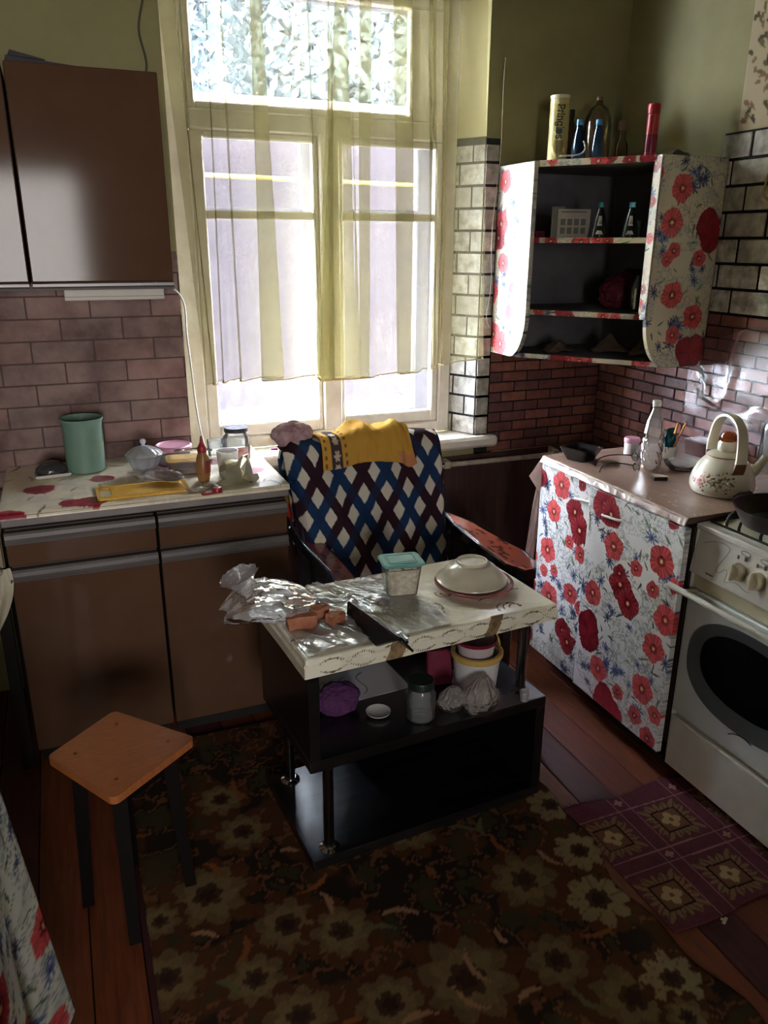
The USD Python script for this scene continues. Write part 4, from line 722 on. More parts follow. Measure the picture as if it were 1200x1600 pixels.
# ---------- armchair
M('chair_wood', (34, 26, 26), .18, .5, coat_weight=.5, coat_roughness=.08); MV('arm_print', .22, .5, coat_weight=.4); M('seat_fabric', (52, 44, 46), .9)
t = thing('armchair', 'wooden armchair with varnished arms under a diamond-patterned blanket', 'armchair')
part(t, 'seat', rbox((.765, 2.09, .33), (1.235, 2.50, .45), .03), 'seat_fabric')
bk = hull([(x, y, z) for x in (.690, 1.205) for (y, z) in ((2.40, .40), (2.48, .40), (2.462, .925), (2.56, .925))]); part(t, 'backrest', bk, 'seat_fabric')
def arm(outline, z0, z1, h):
    """a board following plan points (x, y) with height falling from back z0 to front z1"""
    pl = Polygon(outline).buffer(.004); y0, y1 = pl.bounds[1], pl.bounds[3]; out = []
    for shape, lo, hi in ((pl, -h, 0.), (pl.buffer(-.010), 0., .0035)):
        m = m3.CrossSection([np.array(shape.exterior.coords[:-1])], m3.FillRule.NonZero).extrude(hi-lo).refine_to_length(.012).to_mesh(); v = np.array(m.vert_properties[:, :3], float); k = (v[:, 1]-y0)/(y1-y0); v[:, 2] += lo+z1+(z0-z1)*k; out.append(trimesh.Trimesh(v, np.array(m.tri_verts), process=False))
    return out
def arm_paint(v, base, seed):
    n = meshkit.fbm(v*np.array([90, 14, 20]), 3, seed); c = np.ones((len(v), 3))*lin(base); c[n > .60] = lin((70, 28, 22)); return c
ra = [onz(691, 798, .640), onz(700, 800, .640), onz(735, 815, .632), onz(786, 843, .625), onz(820, 862, .618), onz(836, 878, .614), onz(836, 890, .612), onz(822, 893, .612), onz(790, 882, .616), onz(745, 848, .626), onz(710, 818, .636)]
la = [onz(452, 822, .640), onz(478, 818, .640), onz(500, 843, .632), onz(530, 872, .624), onz(561, 908, .614), onz(540, 914, .614), onz(521, 912, .614), onz(513, 893, .618), onz(495, 873, .624), onz(472, 850, .632)]
for P, base, sd in ((la, (140, 76, 80), 3), (ra, (158, 76, 56), 8)):
    a, b = arm([(q[0], q[1]) for q in P], .638, .612, .030); p = part(t, 'armrest', a, 'chair_wood', smooth=30)
    part(p, 'inlay', b, 'arm_print', 'carved reddish panel', tint=arm_paint(np.array(b.vertices), base, sd))
    xs = np.mean([q[0] for q in P]); x0 = xs-.012
    part(t, 'side_panel', bx((x0, 2.12, .30), (x0+.024, 2.46, .600), .003), 'chair_wood'); part(t, 'leg', bx((x0-.006, 2.08, .0125), (x0+.034, 2.125, .592), .005), 'chair_wood'); part(t, 'leg', bx((x0-.006, 2.48, .0), (x0+.034, 2.53, .612), .005), 'chair_wood')
part(t, 'front_rail', bx((.75, 2.09, .27), (1.27, 2.115, .335), .003), 'chair_wood')
# blanket: comes up the back, over the top and down the front to the seat
MV('blanket_weave', .9, .2, bump=.5, bscale=700, bdist=.001)
prof = curve([(2.600, .52), (2.590, .74), (2.583, .92), (2.560, .958), (2.510, .968), (2.466, .958), (2.444, .915), (2.425, .78), (2.396, .56), (2.375, .475), (2.30, .462), (2.10, .458)], 340)
s = np.r_[0, np.cumsum(np.linalg.norm(np.diff(prof, axis=0), axis=1))]; w = np.linspace(0, 1, 260); S, Wt = np.meshgrid(s, w, indexing='ij')
Yb, Zb = np.repeat(prof[:, :1], 260, 1), np.repeat(prof[:, 1:], 260, 1); kz_ = np.clip((Zb-.45)/.47, 0, 1)
xl, xr = .712-.062*kz_, 1.248-.018*kz_; edge = np.clip(np.abs(Wt-.5)*2, 0, 1); front = (S > s[125])
Xb = xl+(xr-xl)*Wt; sag = .045*np.clip((edge-.90)/.1, 0, 1)**1.6
Yb = Yb+np.where(front, 1, -0.2)*sag*.9-.006*np.sin(Wt*15+Zb*7)*kz_+.004*np.sin(Wt*31+Zb*13); Zb = Zb-.035*np.clip((edge-.90)/.1, 0, 1)**2*(Zb > .85)+.006*np.sin(Wt*9+1)*(Zb > .9)
def diamonds(Ux, Sy):
    a, b = Ux/.0840+Sy/.146, Ux/.0840-Sy/.146; fa, fb = a % 1, b % 1; wv = .47; ba, bb = fa < wv, fb < wv; col = np.ones(Ux.shape+(3,))*lin((206, 198, 186))
    ca = np.where((np.floor(a) % 2 == 0)[..., None], lin((27, 54, 92)), lin((48, 25, 36))); cb = np.where((np.floor(b) % 2 == 0)[..., None], lin((48, 25, 36)), lin((27, 54, 92)))
    col = np.where(ba[..., None], ca, col); col = np.where((bb & ~ba)[..., None], cb, col); return np.where((ba & bb)[..., None], (ca+cb)*.42, col)
t = thing('blanket', 'blue, maroon and white diamond blanket draped over the armchair back', 'blanket'); part(t, 'cloth', sheet(np.stack([Xb, Yb, Zb], -1), .006), 'blanket_weave', tint=twice(diamonds(Xb+.012*np.sin(S*6), S).reshape(-1, 3)))
# yellow towel over the top
MV('towel_pile', .95, .1, bump=.5, bscale=500, bdist=.002)
tp = curve([(2.585, .84), (2.596, .94), (2.568, .974), (2.515, .983), (2.452, .975), (2.428, .920), (2.422, .880)], 90); w = np.linspace(0, 1, 130); I, Wt = np.meshgrid(np.linspace(0, 1, 90), w, indexing='ij')
Yt, Zt_ = np.repeat(tp[:, :1], 130, 1), np.repeat(tp[:, 1:], 130, 1); hang = np.clip((I-.66)/.34, 0, 1); rum = meshkit.fbm(np.stack([Wt*5, I*2.5, I*0+3], -1), 3, 4)-.5; rum2 = np.abs(meshkit.fbm(np.stack([Wt*3.2+I, I*1.6, I*0+8], -1), 2, 7)-.5); act = np.clip((Wt-.22)/.2, 0, 1)
Xt = .755+.315*Wt+.02*hang*(Wt-.5)+.02*I; Zt_ = Zt_+act*(.055*rum+.06*np.clip(.2-rum2, 0, 1)+.014)*(1-.6*hang)+hang*(.030*np.sin(Wt*np.pi)**2*.5-.012*Wt)-hang*.018*np.exp(-((Wt-.93)/.06)**2); Yt = Yt-act*.05*np.abs(rum)*(.3+hang)-.006*hang
def towel(Wt, I):
    col = np.ones(Wt.shape+(3,))*lin((200, 152, 66)); b = (Wt > .10) & (Wt < .215); col = over(col, b, lin((72, 58, 66)))
    for v0 in (.62, .74, .88, 1.0):
        dx, dy = (Wt-.158)/.040, (I-v0)/.055; a = np.arctan2(dy, dx); col = over(col, np.hypot(dx, dy) < .45+.5*np.abs(np.cos(3*a)), lin((196, 176, 150)))
    for c in (.04, .255): col = over(col, (np.abs(Wt-c) < .014) & (np.sin(I*80) > .1), lin((120, 86, 52)))
    return over(col, (Wt > .80) & (I > .9), lin((196, 132, 92)))
t = thing('towel', 'crumpled yellow towel with a dark patterned stripe on the armchair back', 'towel'); part(t, 'cloth', sheet(np.stack([Xt, Yt, Zt_], -1), .004), 'towel_pile', tint=twice(towel(Wt, I).reshape(-1, 3)))
M('pink_cloth', (150, 110, 118), .9, var=(196, 166, 172), vscale=22, bump=.5, bscale=160)
q = ony(452, 688, 2.56); t = thing('pink_rag', 'crumpled dusty pink cloth on the left end of the armchair back', 'cloth', (q[0]+.004, 2.53, .962)); part(t, 'cloth', lump((0, 0, .020), (.066, .040, .052), 5, .36, 1.25, 6, -.030, ridge=.3), 'pink_cloth')
# ================================================================ right side
MV('flower_film', .38, .5); M('edge_white', (206, 196, 178), .5); M('black_back', (124, 122, 126), .7, var=(104, 102, 106), vscale=9)
def from_px(L_, plane, ax, uv):     # surveyed flowers -> (u, v, radius, kind) on a plane
    out = []
    for px, py, r, k in L_:
        p = onx(px, py, plane) if ax == 'x' else ony(px, py, plane); out.append((p[uv], p[2], r*mpp(p)*1.36, k))
    return out
# ---------- corner wall cabinet
VX0, VX1 = 1.667, 1.684; VY0, VY1 = 2.304, 2.321; FYL, FXR = 2.664, 1.942; Z0, Z1 = 1.172, 1.886
cc = thing('corner_cabinet', 'open corner wall cabinet papered with red poppies', 'cabinet')
fl_l = from_px([(790, 284, 13, 0), (812, 291, 11, 0), (783, 350, 16, 0), (779, 372, 15, 1), (786, 411, 12, 0), (811, 413, 15, 0), (770, 456, 12, 0), (797, 488, 12, 0), (771, 522, 15, 0), (781, 537, 15, 0), (800, 450, 8, 1)], VX0, 'x', 1)
fl_r = from_px([(1067, 294, 16, 0), (1050, 348, 17, 0), (1106, 350, 18, 2), (1110, 372, 17, 2), (1050, 461, 16, 0), (1082, 495, 15, 0), (1077, 550, 22, 2), (1053, 392, 10, 0), (1042, 405, 9, 0), (1092, 404, 10, 0), (1050, 524, 11, 0), (1030, 270, 8, 0)], VY0, 'y', 0)
def cabinet_side(axis):
    n = 200; z = np.linspace(Z0, Z1, 240); cut = .112*np.clip((1.345-z)/(1.345-Z0), 0, 1)**.55       # the front edge sweeps back below the last shelf
    cut = .112*(1-np.sqrt(np.clip(1-np.clip((1.345-z)/(1.345-Z0), 0, 1)**2, 0, 1)))
    q = np.linspace(0, 1, 110); Q, Zg = np.meshgrid(q, z, indexing='ij'); C_ = np.broadcast_to(cut, Q.shape)
    if axis == 'x':
        Y = (FYL+C_)+(WY-.012-FYL-C_)*Q; G = np.stack([np.full_like(Y, VX0), Y, Zg], -1); return sheet(G, -(VX1-VX0)), twice(meadow(Y, Zg, fl_l, 11, (206, 198, 178)).reshape(-1, 3))
    X = (FXR+C_)+(RX-.012-FXR-C_)*Q; G = np.stack([X, np.full_like(X, VY0), Zg], -1); return sheet(G, VY1-VY0), twice(meadow(X, Zg, fl_r, 17, (206, 194, 170)).reshape(-1, 3))
m, c = cabinet_side('x'); part(cc, 'side_panel', m, 'flower_film', tint=c); m, c = cabinet_side('y'); part(cc, 'side_panel', m, 'flower_film', tint=c)
m, c = plate_yz(FXR-.0035, FXR-.0005, VY0, VY0+.040, 1.345, Z1, .0026, lambda Y, Z: meadow(Y, Z, [(VY0+.03, 1.86, .03, 1), (VY0+.03, 1.74, .022, 1), (VY0+.02, 1.62, .02, 0), (VY0+.03, 1.45, .02, 1), (VY0+.035, 1.40, .02, 0)], 43, (196, 184, 160)))
part(cc, 'edge_strip', m, 'flower_film', tint=c); part(cc, 'inner_board', bx((FXR, VY1+.003, 1.362), (FXR+.03, VY0+.040, Z1-.021)), 'black_back')
part(cc, 'back_panel', bx((VX1, WY-.012, Z0), (RX-.012, WY-.008, Z1), 0), 'black_back'); part(cc, 'back_panel', bx((RX-.014, VY1, Z0), (RX-.010, WY-.013, Z1), 0), 'black_back')
part(cc, 'inner_lining', bx((VX1+.0005, FYL+.012, 1.36), (VX1+.002, WY-.013, Z1-.02), 0), 'black_back'); part(cc, 'inner_lining', bx((FXR+.012, VY1+.0005, 1.36), (RX-.015, VY1+.002, Z1-.02), 0), 'black_back')
def shelf(z0, z1, inset, name='shelf'):
    a, b = np.array([VX1+.0025, FYL+inset]), np.array([FXR+inset, VY1+.0025]); poly = [a, b, (RX-.0145, VY1+.0025), (RX-.0145, WY-.0125), (VX1+.0025, WY-.0125)]
    m = prism(poly, 'z', z0, z1); part(cc, name, m, 'black_back')
    nseg = 110; s = np.linspace(.0, 1, nseg); zz = np.linspace(z0-.001, z1+.001, 9); S, Zg = np.meshgrid(s, zz, indexing='ij'); d = (b-a)/np.linalg.norm(b-a); nr = np.array([d[1], -d[0]]); nr = nr if nr @ np.array([-1, -1]) > 0 else -nr
    G = np.stack([a[0]+(b-a)[0]*S+nr[0]*.0015, a[1]+(b-a)[1]*S+nr[1]*.0015, Zg], -1); Ln = np.linalg.norm(b-a); g = np.random.default_rng(int(z0*100))
    fl = [(g.uniform(0, Ln), z0+g.uniform(0, .02), g.uniform(.018, .035), int(g.integers(0, 3))) for _ in range(6)]; part(cc, 'shelf_edge', sheet(G, .0015), 'flower_film', tint=twice(meadow(S*Ln, Zg, fl, int(z0*50), (206, 196, 172)).reshape(-1, 3)))
shelf(Z1-.020, Z1, .0, 'top'); shelf(1.605, 1.622, .012); shelf(1.345, 1.362, .004); shelf(Z0, Z0+.016, .090, 'bottom')
part(cc, 'back_panel', prism([(VX1, 2.80), (VX1, WY-.013), (1.72, WY-.013)], 'z', Z0+.017, 1.343), 'black_back')
# things standing on it; y chosen so they stand in the middle of its top
def up(px, top, bot, y): a, b = ony(px, top, y), ony(px, bot, y); return a[0], a[2]
# tall snack can
MV('can_print', .35, .5); ZC = Z1+.0008
can = thing('snack_can', 'tall yellow cylindrical snack can standing on the corner cabinet', 'can', (ony(873, 200, 2.70)[0], 2.70, ZC)); hcan = ony(873, 149, 2.70)[2]-ZC; rc = 15*mpp((1.9, 2.70, 2.0))
a = np.linspace(0, 2*np.pi, 121); z = np.linspace(.004, hcan-.008, 100); Aa, Zg = np.meshgrid(a, z, indexing='ij'); da = Aa-4.2; U, V = da*rc, Zg/hcan
col = np.ones(Aa.shape+(3,))*lin((176, 160, 92)); col = over(col, (V > .86), lin((190, 178, 118))); col = over(col, (V < .45) & (np.abs(np.sin(U*70+V*9)) < .35+.3*V) & (np.abs(U) < .026), lin((228, 210, 150))); col = over(col, (V < .32) & (np.hypot(U/.02, (V-.24)/.12) < 1), lin((146, 130, 70))); col = over(col, (np.hypot(U/.012, (V-.46)/.055) < 1), lin((64, 96, 74)))
part(can, 'body', sheet(np.stack([rc*np.cos(Aa), rc*np.sin(Aa), Zg], -1)), 'can_print', tint=col.reshape(-1, 3)); M('can_metal', (186, 176, 140), .35, metallic=.7); M('can_lid', (206, 200, 168), .4)
part(can, 'bottom', lathe([(0, 0), (rc, 0), (rc+.0008, .005), (rc-.001, .006), (0, .006)], 48), 'can_metal'); part(can, 'lid', lathe([(rc-.001, hcan-.012), (rc+.0015, hcan-.012), (rc+.0015, hcan-.001), (rc-.002, hcan), (0, hcan-.001)], 48), 'can_lid')
M('can_ink', (44, 40, 36), .5)
tm = meshkit.text_mesh('Pringles', .023, .0008, True); v = np.array(tm.vertices); w_ = v[:, 0].max()
sc = hcan*.52/w_; vx = v[:, 1]*sc*1.15; vz = hcan*.86-(v[:, 0])*sc; aa = 4.2+(vx-.010)/rc; tm.vertices = np.stack([(rc+.0006+v[:, 2])*np.cos(aa), (rc+.0006+v[:, 2])*np.sin(aa), vz], 1); part(can, 'lettering', tm, 'can_ink', smooth=False)
M('brown_glass', (52, 30, 18), .12, .6); MC('blue_pet', (176, 204, 228), rough=.08, ior=1.35, haze=.10, hazecol=(80, 120, 160)); M('blue_cap', (74, 146, 196), .4); MC('smoky_glass', (232, 224, 206), rough=.06, ior=1.35, haze=.10, hazecol=(150, 120, 84)); M('cork', (120, 96, 70), .8)
def bottle_prof(R, h, neck, sh=.62): return [(0, 0), (R*.94, 0), (R, .006), (R, h*sh), (R*.86, h*(sh+.08)), (neck*1.25, h*.86), (neck, h*.9), (neck, h), (neck-.002, h), (neck-.002, h*.9), (R*.8, h*(sh+.07)), (R-.002, h*sh), (R-.002, .008), (0, .006)]
x, zt_ = up(893, 172, 245, 2.82); t = thing('brown_bottle', 'dark brown glass bottle behind the tall yellow can', 'bottle', (x, 2.82, ZC)); h = zt_-ZC; part(t, 'glass', lathe(bottle_prof(.040, h*.9, .012, .5), 32), 'brown_glass'); part(t, 'cap', lathe([(.010, h*.88), (.014, h*.88), (.014, h), (0, h)], 20), 'dark_gap')
for px, y, lab in ((907, 2.585, 'blue-capped clear bottle beside the tall yellow can'), (937, 2.535, 'blue-capped clear bottle in front of the large glass demijohn')):
    x, zt_ = up(px, 187, 245, y); h = zt_-ZC; t = thing('blue_bottle', lab, 'bottle', (x, y, ZC)); part(t, 'body', lathe([(0, 0), (.022, 0), (.024, .004), (.023, h*.30), (.018, h*.62), (.010, h*.84), (.010, h*.88), (.009, h*.88), (.016, h*.62), (.021, h*.3), (.021, .008), (0, .006)], 28), 'blue_pet'); part(t, 'cap', lathe([(.0095, h*.86), (.0120, h*.86), (.0115, h), (0, h)], 20), 'blue_cap')
x, zt_ = up(938, 150, 245, 2.72); h = zt_-ZC; R = 21*mpp((1.95, 2.72, 2.0)); t = thing('demijohn', 'large round-shouldered glass demijohn on the corner cabinet', 'bottle', (x, 2.72, ZC)); part(t, 'glass', lathe([(0, 0), (R*.95, 0), (R, .01), (R, h*.55), (R*.94, h*.68), (R*.66, h*.82), (R*.25, h*.88), (R*.2, h*.95), (R*.16, h*.95), (R*.2, h*.87), (R*.6, h*.8), (R*.92, h*.66), (R-.003, h*.55), (R-.003, .012), (0, .01)], 40), 'smoky_glass'); part(t, 'stopper', lathe([(0, h*.93), (R*.26, h*.93), (R*.24, h*.985), (R*.1, h), (0, h)], 20), 'cork')
x, zt_ = up(975, 187, 245, 2.60); h = zt_-ZC; t = thing('decanter', 'small glass decanter with a thick stopper right of the demijohn', 'decanter', (x, 2.60, ZC)); part(t, 'glass', lathe([(0, 0), (.024, 0), (.026, .006), (.022, h*.40), (.012, h*.55), (.011, h*.72), (.015, h*.76), (.013, h*.76), (.009, h*.7), (.010, h*.55), (.020, h*.38), (.023, .008), (0, .006)], 28), 'smoky_glass'); part(t, 'stopper', fluted([(0, h*.74), (.015, h*.74), (.018, h*.80), (.018, h*.96), (.012, h), (0, h)], 8, .05), 'cork')
M('red_tin', (178, 40, 46), .35, .5); x, zt_ = up(1023, 162, 245, 2.46); h = zt_-ZC; t = thing('red_tube', 'tall red cylindrical tube at the right of the cabinet top', 'tube', (x, 2.46, ZC)); part(t, 'body', lathe([(0, 0), (.020, 0), (.0205, .004), (.0205, h*.80), (.019, h*.81), (0, h*.81)], 32), 'red_tin'); part(t, 'cap', lathe([(.0205, h*.80), (.0222, h*.805), (.0222, h-.004), (.020, h), (0, h)], 32), 'red_tin'); part(t, 'label', lathe([(.0207, h*.12), (.0211, h*.14), (.0211, h*.42), (.0207, h*.44)], 32), 'maroon_glaze')
x = ony(1050, 240, 2.40)[0]; t = thing('paper_bundle', 'crumpled pale paper lying at the right end of the cabinet top', 'paper', (x, 2.40, ZC)); M('grey_paper', (150, 142, 120), .8); U, V = np.meshgrid(np.linspace(-1, 1, 24), np.linspace(-1, 1, 18), indexing='ij'); part(t, 'sheet', sheet(np.stack([U*.055, V*.035, .004+.024*np.exp(-((U-.1)/.5)**2)+.006*np.sin(U*6+V*3)], -1), .0015), 'grey_paper', smooth=True)
x = ony(905, 244, 2.50)[0]; single('white_cord', 'short white cord dangling over the front edge of the cabinet top', 'cord', tube(curve([(x-.055, 2.54, ZC+.003), (x-.02, 2.50, ZC+.004), (x+.005, 2.49, ZC+.012), (x+.012, 2.50, ZC+.05)], 20), .0030, 6), 'cable_white')
# in the cabinet
ZM = 1.6225
M('card', (176, 170, 160), .7)
def card_print():
    return cat([bx((.012+i*.026, -.0012, .014+j*.030), (.030+i*.026, -.0002, .036+j*.030)) for i in range(4) for j in range(2)]+[bx((.014, -.0012, .088), (.110, -.0002, .092))])
q0 = ony(868, 373, 2.62); t = thing('card', 'printed white card with a grid of small pictures leaning in the cabinet', 'card', (q0[0], 2.615, ZM), -14); part(t, 'sheet', bx((0, 0, 0), (.125, .0015, .100), 0), 'card'); M('print_grey', (112, 108, 104), .7); part(t, 'print', card_print(), 'print_grey')
part(t, 'spine', bx((-.022, .004, 0), (.03, .0055, .108), 0), 'print_grey')
M('dark_bottle', (26, 34, 34), .10, .6); M('teal_cap', (62, 146, 146), .4); M('cap_blue', (86, 146, 178), .4); M('label_white', (206, 200, 188), .6)
for px, cap, lab, y in ((935, 'teal_cap', 'dark bottle with a teal cap in the middle of the cabinet shelf', 2.53), (983, 'cap_blue', 'dark bottle with a light blue cap at the right of the cabinet shelf', 2.46)):
    q = ony(px, 373, y); h = ony(px, 316, y)[2]-ZM; t = thing('dark_bottle', lab, 'bottle', (q[0], y, ZM)); pr = [(0, 0), (.028, 0), (.030, .005), (.027, h*.30), (.0125, h*.78), (.0095, h*.82), (.0095, h*.9), (0, h*.9)]; part(t, 'glass', lathe(pr, 32), 'dark_bottle'); part(t, 'cap', lathe([(0, h*.86), (.0115, h*.86), (.0112, h), (0, h)], 24), cap)
    az = math.atan2(-y, -q[0])
    def lab_mesh(z0, z1, w0, w1, off=.0006):
        zz, ww = np.linspace(z0, z1, 12), np.linspace(-1, 1, 12); Zg, Wg = np.meshgrid(zz, ww, indexing='ij'); Rr = np.interp(Zg, [0, .005, h*.30, h*.78], [.028, .030, .027, .0125])+off; k = (Zg-z0)/(z1-z0); aa = az+Wg*(w0+(w1-w0)*k)/Rr; return sheet(np.stack([Rr*np.cos(aa), Rr*np.sin(aa), Zg], -1))
    part(t, 'label', lab_mesh(h*.34, h*.62, .0085, .0055), 'label_white', smooth=True); part(t, 'label', lab_mesh(h*.10, h*.20, .014, .008), 'label_white', smooth=True)
    tm = meshkit.text_mesh('4', .016, .0004); v = np.array(tm.vertices)-[.004, 0, 0]; Rr = np.interp(v[:, 1]+h*.38, [h*.30, h*.78], [.027, .0125])+.0011+v[:, 2]; aa = az-(-v[:, 0])/Rr*1.; tm.vertices = np.stack([Rr*np.cos(aa), Rr*np.sin(aa), v[:, 1]+h*.38], 1); part(t, 'numeral', tm, 'can_ink', smooth=False)
q = ony(998, 374, 2.44); t = thing('tumbler', 'clear glass tumbler beside the blue-capped bottle in the cabinet', 'glass', (q[0]+.03, 2.50, ZM)); part(t, 'body', lathe([(0, 0), (.020, 0), (.026, .060), (.0245, .060), (.019, .004), (0, .004)], 28), 'jar_glass')
M('crimson_cloth', (112, 26, 48), .8, var=(86, 20, 40), vscale=20); ZL = 1.3625
t = thing('crimson_bag', 'crumpled crimson bag on the lower shelf of the corner cabinet', 'bag', (ony(965, 480, 2.62)[0], 2.62, ZL)); part(t, 'cloth', cat([lump((0, 0, .055), (.085, .05, .07), 5, .2, 2.2, 7, -.0545), lump((.05, -.02, .105), (.07, .045, .045), 4, .2, 2.3, 3)]), 'crimson_cloth')
t = thing('clear_bottle', 'dark green glass bottle standing right of the crimson bag', 'bottle', (ony(992, 480, 2.46)[0], 2.455, ZL)); part(t, 'glass', lathe([(0, 0), (.022, 0), (.024, .004), (.024, .090), (.012, .118), (.010, .130), (0, .130)], 28), 'dark_bottle'); m = lathe([(.0246, .01), (.0246, .085)], 40); v = np.array(m.vertices); aa = np.arctan2(v[:, 1], v[:, 0])[m.faces]; m.update_faces((aa > -2.8).all(1) & (aa < -2.35).all(1)); part(t, 'label', m, 'label_white')
t = thing('red_packet', 'small dull red packet in the left corner of the cabinet shelf', 'packet', (ony(848, 368, 2.72)[0], 2.74, ZM)); part(t, 'body', rbox((-.03, -.02, 0), (.03, .02, .026), .006), 'crimson_cloth')
M('brown_paper', (112, 92, 76), .85, var=(96, 78, 64), vscale=12); ZB_ = Z0+.0165
for k, (px, py, y, w, d, rz, lab) in enumerate(((872, 545, 2.72, .075, .04, 8, 'folded brown paper at the left of the bottom compartment'), (952, 545, 2.64, .075, .04, -20, 'wide crumpled brown paper in the middle of the bottom compartment'), (1004, 548, 2.50, .05, .04, -40, 'crumpled brown paper at the right of the bottom compartment'))):
    q = ony(px, py, y); t = thing('paper_sheet', lab, 'paper', (q[0], y, ZB_+.001+.001*k), rz); U, V = np.meshgrid(np.linspace(-1, 1, 30), np.linspace(-1, 1, 24), indexing='ij'); nn = meshkit.fbm(np.stack([U*2, V*2, U*0+k*5], -1), 3, k); part(t, 'sheet', sheet(np.stack([U*w, V*d, .003+.055*np.clip(1-np.hypot(U*.9, V*.9), 0, 1)*(.3+1.2*nn)], -1), .0015), 'brown_paper', smooth=True)
t = thing('spice_jar', 'small dark jar at the far left of the bottom compartment', 'jar', (1.712, 2.80, ZB_)); part(t, 'glass', lathe([(0, 0), (.017, 0), (.018, .04), (.014, .05), (0, .05)], 24), 'brown_glass'); part(t, 'lid', lathe([(0, .049), (.0165, .049), (.0165, .062), (0, .062)], 24), 'card')
single('hanging_wire', 'thin bent wire hanging beside the left edge of the corner cabinet', 'wire', tube(curve([ony(790, 90, 2.905), ony(786, 150, 2.905), ony(782, 240, 2.905), ony(768, 380, 2.900), ony(764, 470, 2.90), ony(760, 498, 2.90), ony(765, 512, 2.90)], 40), .0013, 6), 'cable_white')

# ---------- right counter: two papered cupboards, plastic-covered top
RT = .868
A_fl = from_px([(884, 757, 17, 0), (872, 798, 14, 0), (905, 799, 17, 1), (912, 828, 19, 1), (917, 757, 8, 1), (862, 858, 16, 0), (840, 866, 9, 0), (896, 846, 9, 0), (913, 866, 11, 0), (864, 930, 17, 0), (897, 926, 14, 0), (872, 890, 8, 0), (856, 890, 8, 0), (885, 984, 16, 1), (892, 1002, 16, 1), (853, 745, 12, 2), (834, 913, 14, 2), (830, 940, 10, 0), (830, 985, 12, 1), (912, 950, 10, 0)], 1.616, 'x', 1)
B_fl = from_px([(952, 788, 22, 1), (962, 803, 18, 1), (966, 853, 18, 0), (1041, 876, 21, 0), (976, 912, 20, 1), (988, 942, 20, 1), (933, 925, 16, 0), (1047, 968, 20, 0), (1028, 1012, 19, 0), (926, 975, 20, 2), (926, 992, 20, 2), (941, 1043, 16, 0), (1010, 1075, 19, 0), (950, 1092, 21, 2), (965, 1112, 16, 2), (1018, 1152, 14, 0), (1001, 887, 11, 0), (1027, 920, 11, 0), (1061, 915, 11, 0), (972, 1080, 10, 0), (998, 1116, 12, 0), (1030, 1116, 12, 0), (975, 895, 12, 1), (1060, 815, 10, 1)], 1.598, 'x', 1)
def cupboard(y0, y1, xf, z0, label, fl, seed, hpos):
    t = thing('counter_cupboard', label, 'cupboard'); part(t, 'body', bx((max(xf, 1.616)+.022, max(y0, 1.634)+.001, .10), (RX-.012, y1-.010, .838), .002), 'carcass'); part(t, 'plinth', bx((xf+.06, max(y0, 1.634)+.01, 0), (RX-.05, y1-.012, .10)), 'dark_gap')
    split = .0
    m, c = plate_yz(xf, xf+.018, y0+.002, y1-.002, z0, .838, .0026, lambda Y, Z: meadow(Y, Z, fl, seed, (224, 222, 222))); d = part(t, 'door', m, 'flower_film', tint=c)
    (ya, za), (yb, zb) = hpos; part(d, 'handle', tube(curve([(xf+.002, ya, za), (xf-.020, ya-.004, za), (xf-.024, (ya+yb)/2, (za+zb)/2+.001), (xf-.020, yb+.004, zb), (xf+.002, yb, zb)], 24), .0046, 10), 'white_plastic'); return t
h1 = (onx(897, 778, 1.596), onx(926, 786, 1.596)); h2 = (onx(940, 804, 1.578), onx(969, 814, 1.578))
cupboard(2.064, 2.378, 1.616, .085, 'poppy-papered cupboard at the window end of the right counter', A_fl, 23, ((h1[0][1], h1[0][2]), (h1[1][1], h1[1][2])))
cupboard(1.609, 2.060, 1.598, .095, 'poppy-papered cupboard next to the stove, its door standing proud', B_fl, 29, ((h2[0][1], h2[0][2]), (h2[1][1], h2[1][2])))
MV('counter_film', .30, .5, bump=.35, bscale=22, bdist=.006)
t = thing('worktop', 'brown worktop of the right counter under plastic cloth', 'worktop'); M('brown_board', (120, 96, 84), .5); part(t, 'board', bx((1.590, 1.634, .840), (RX-.012, 2.372, .8645), .003), 'brown_board')
x, y = np.arange(1.582, RX-.012, .0055), np.arange(1.622, 2.380, .0055); X, Y = np.meshgrid(x, y, indexing='ij'); Z = .8662+.0018*n2(X, Y, 18, 5); e = np.clip((1.594-X)/.012, 0, 1); Z = Z-.024*e**1.3-.004*e*(n2(Y, Y*0, 70, 9)-.5); X = X-.0016*e*np.sin(Y*55)-.004*e*(n2(Y, Y*0, 90, 3)-.5)
e2 = np.clip((Y-2.368)/.012, 0, 1); Z = Z-.02*e2**1.5
def brownprint(U, V):
    col = np.ones(U.shape+(3,))*lin((150, 122, 110)); g = np.random.default_rng(2); col = over(col, (n2(U, V, 14, 9) > .54)*.4, lin((168, 142, 128)))
    for _ in range(40):
        xx_, yy_ = g.uniform(1.57, 2.2), g.uniform(1.64, 2.37); w_ = g.uniform(0, 6.3); q = g.uniform(.03, .07); col = stroke(col, U, V, (xx_, yy_), (xx_+.5*q*np.cos(w_+.5), yy_+.5*q*np.sin(w_+.5)), (xx_+q*np.cos(w_), yy_+q*np.sin(w_)), .0022, lin((192, 168, 152)))
    return col
pc = thing('plastic_cloth', 'shiny brown plastic cloth covering the right counter', 'tablecloth'); part(pc, 'cover', sheet(np.stack([X, Y, Z], -1), .0012), 'counter_film', tint=twice(brownprint(X, Y).reshape(-1, 3)))
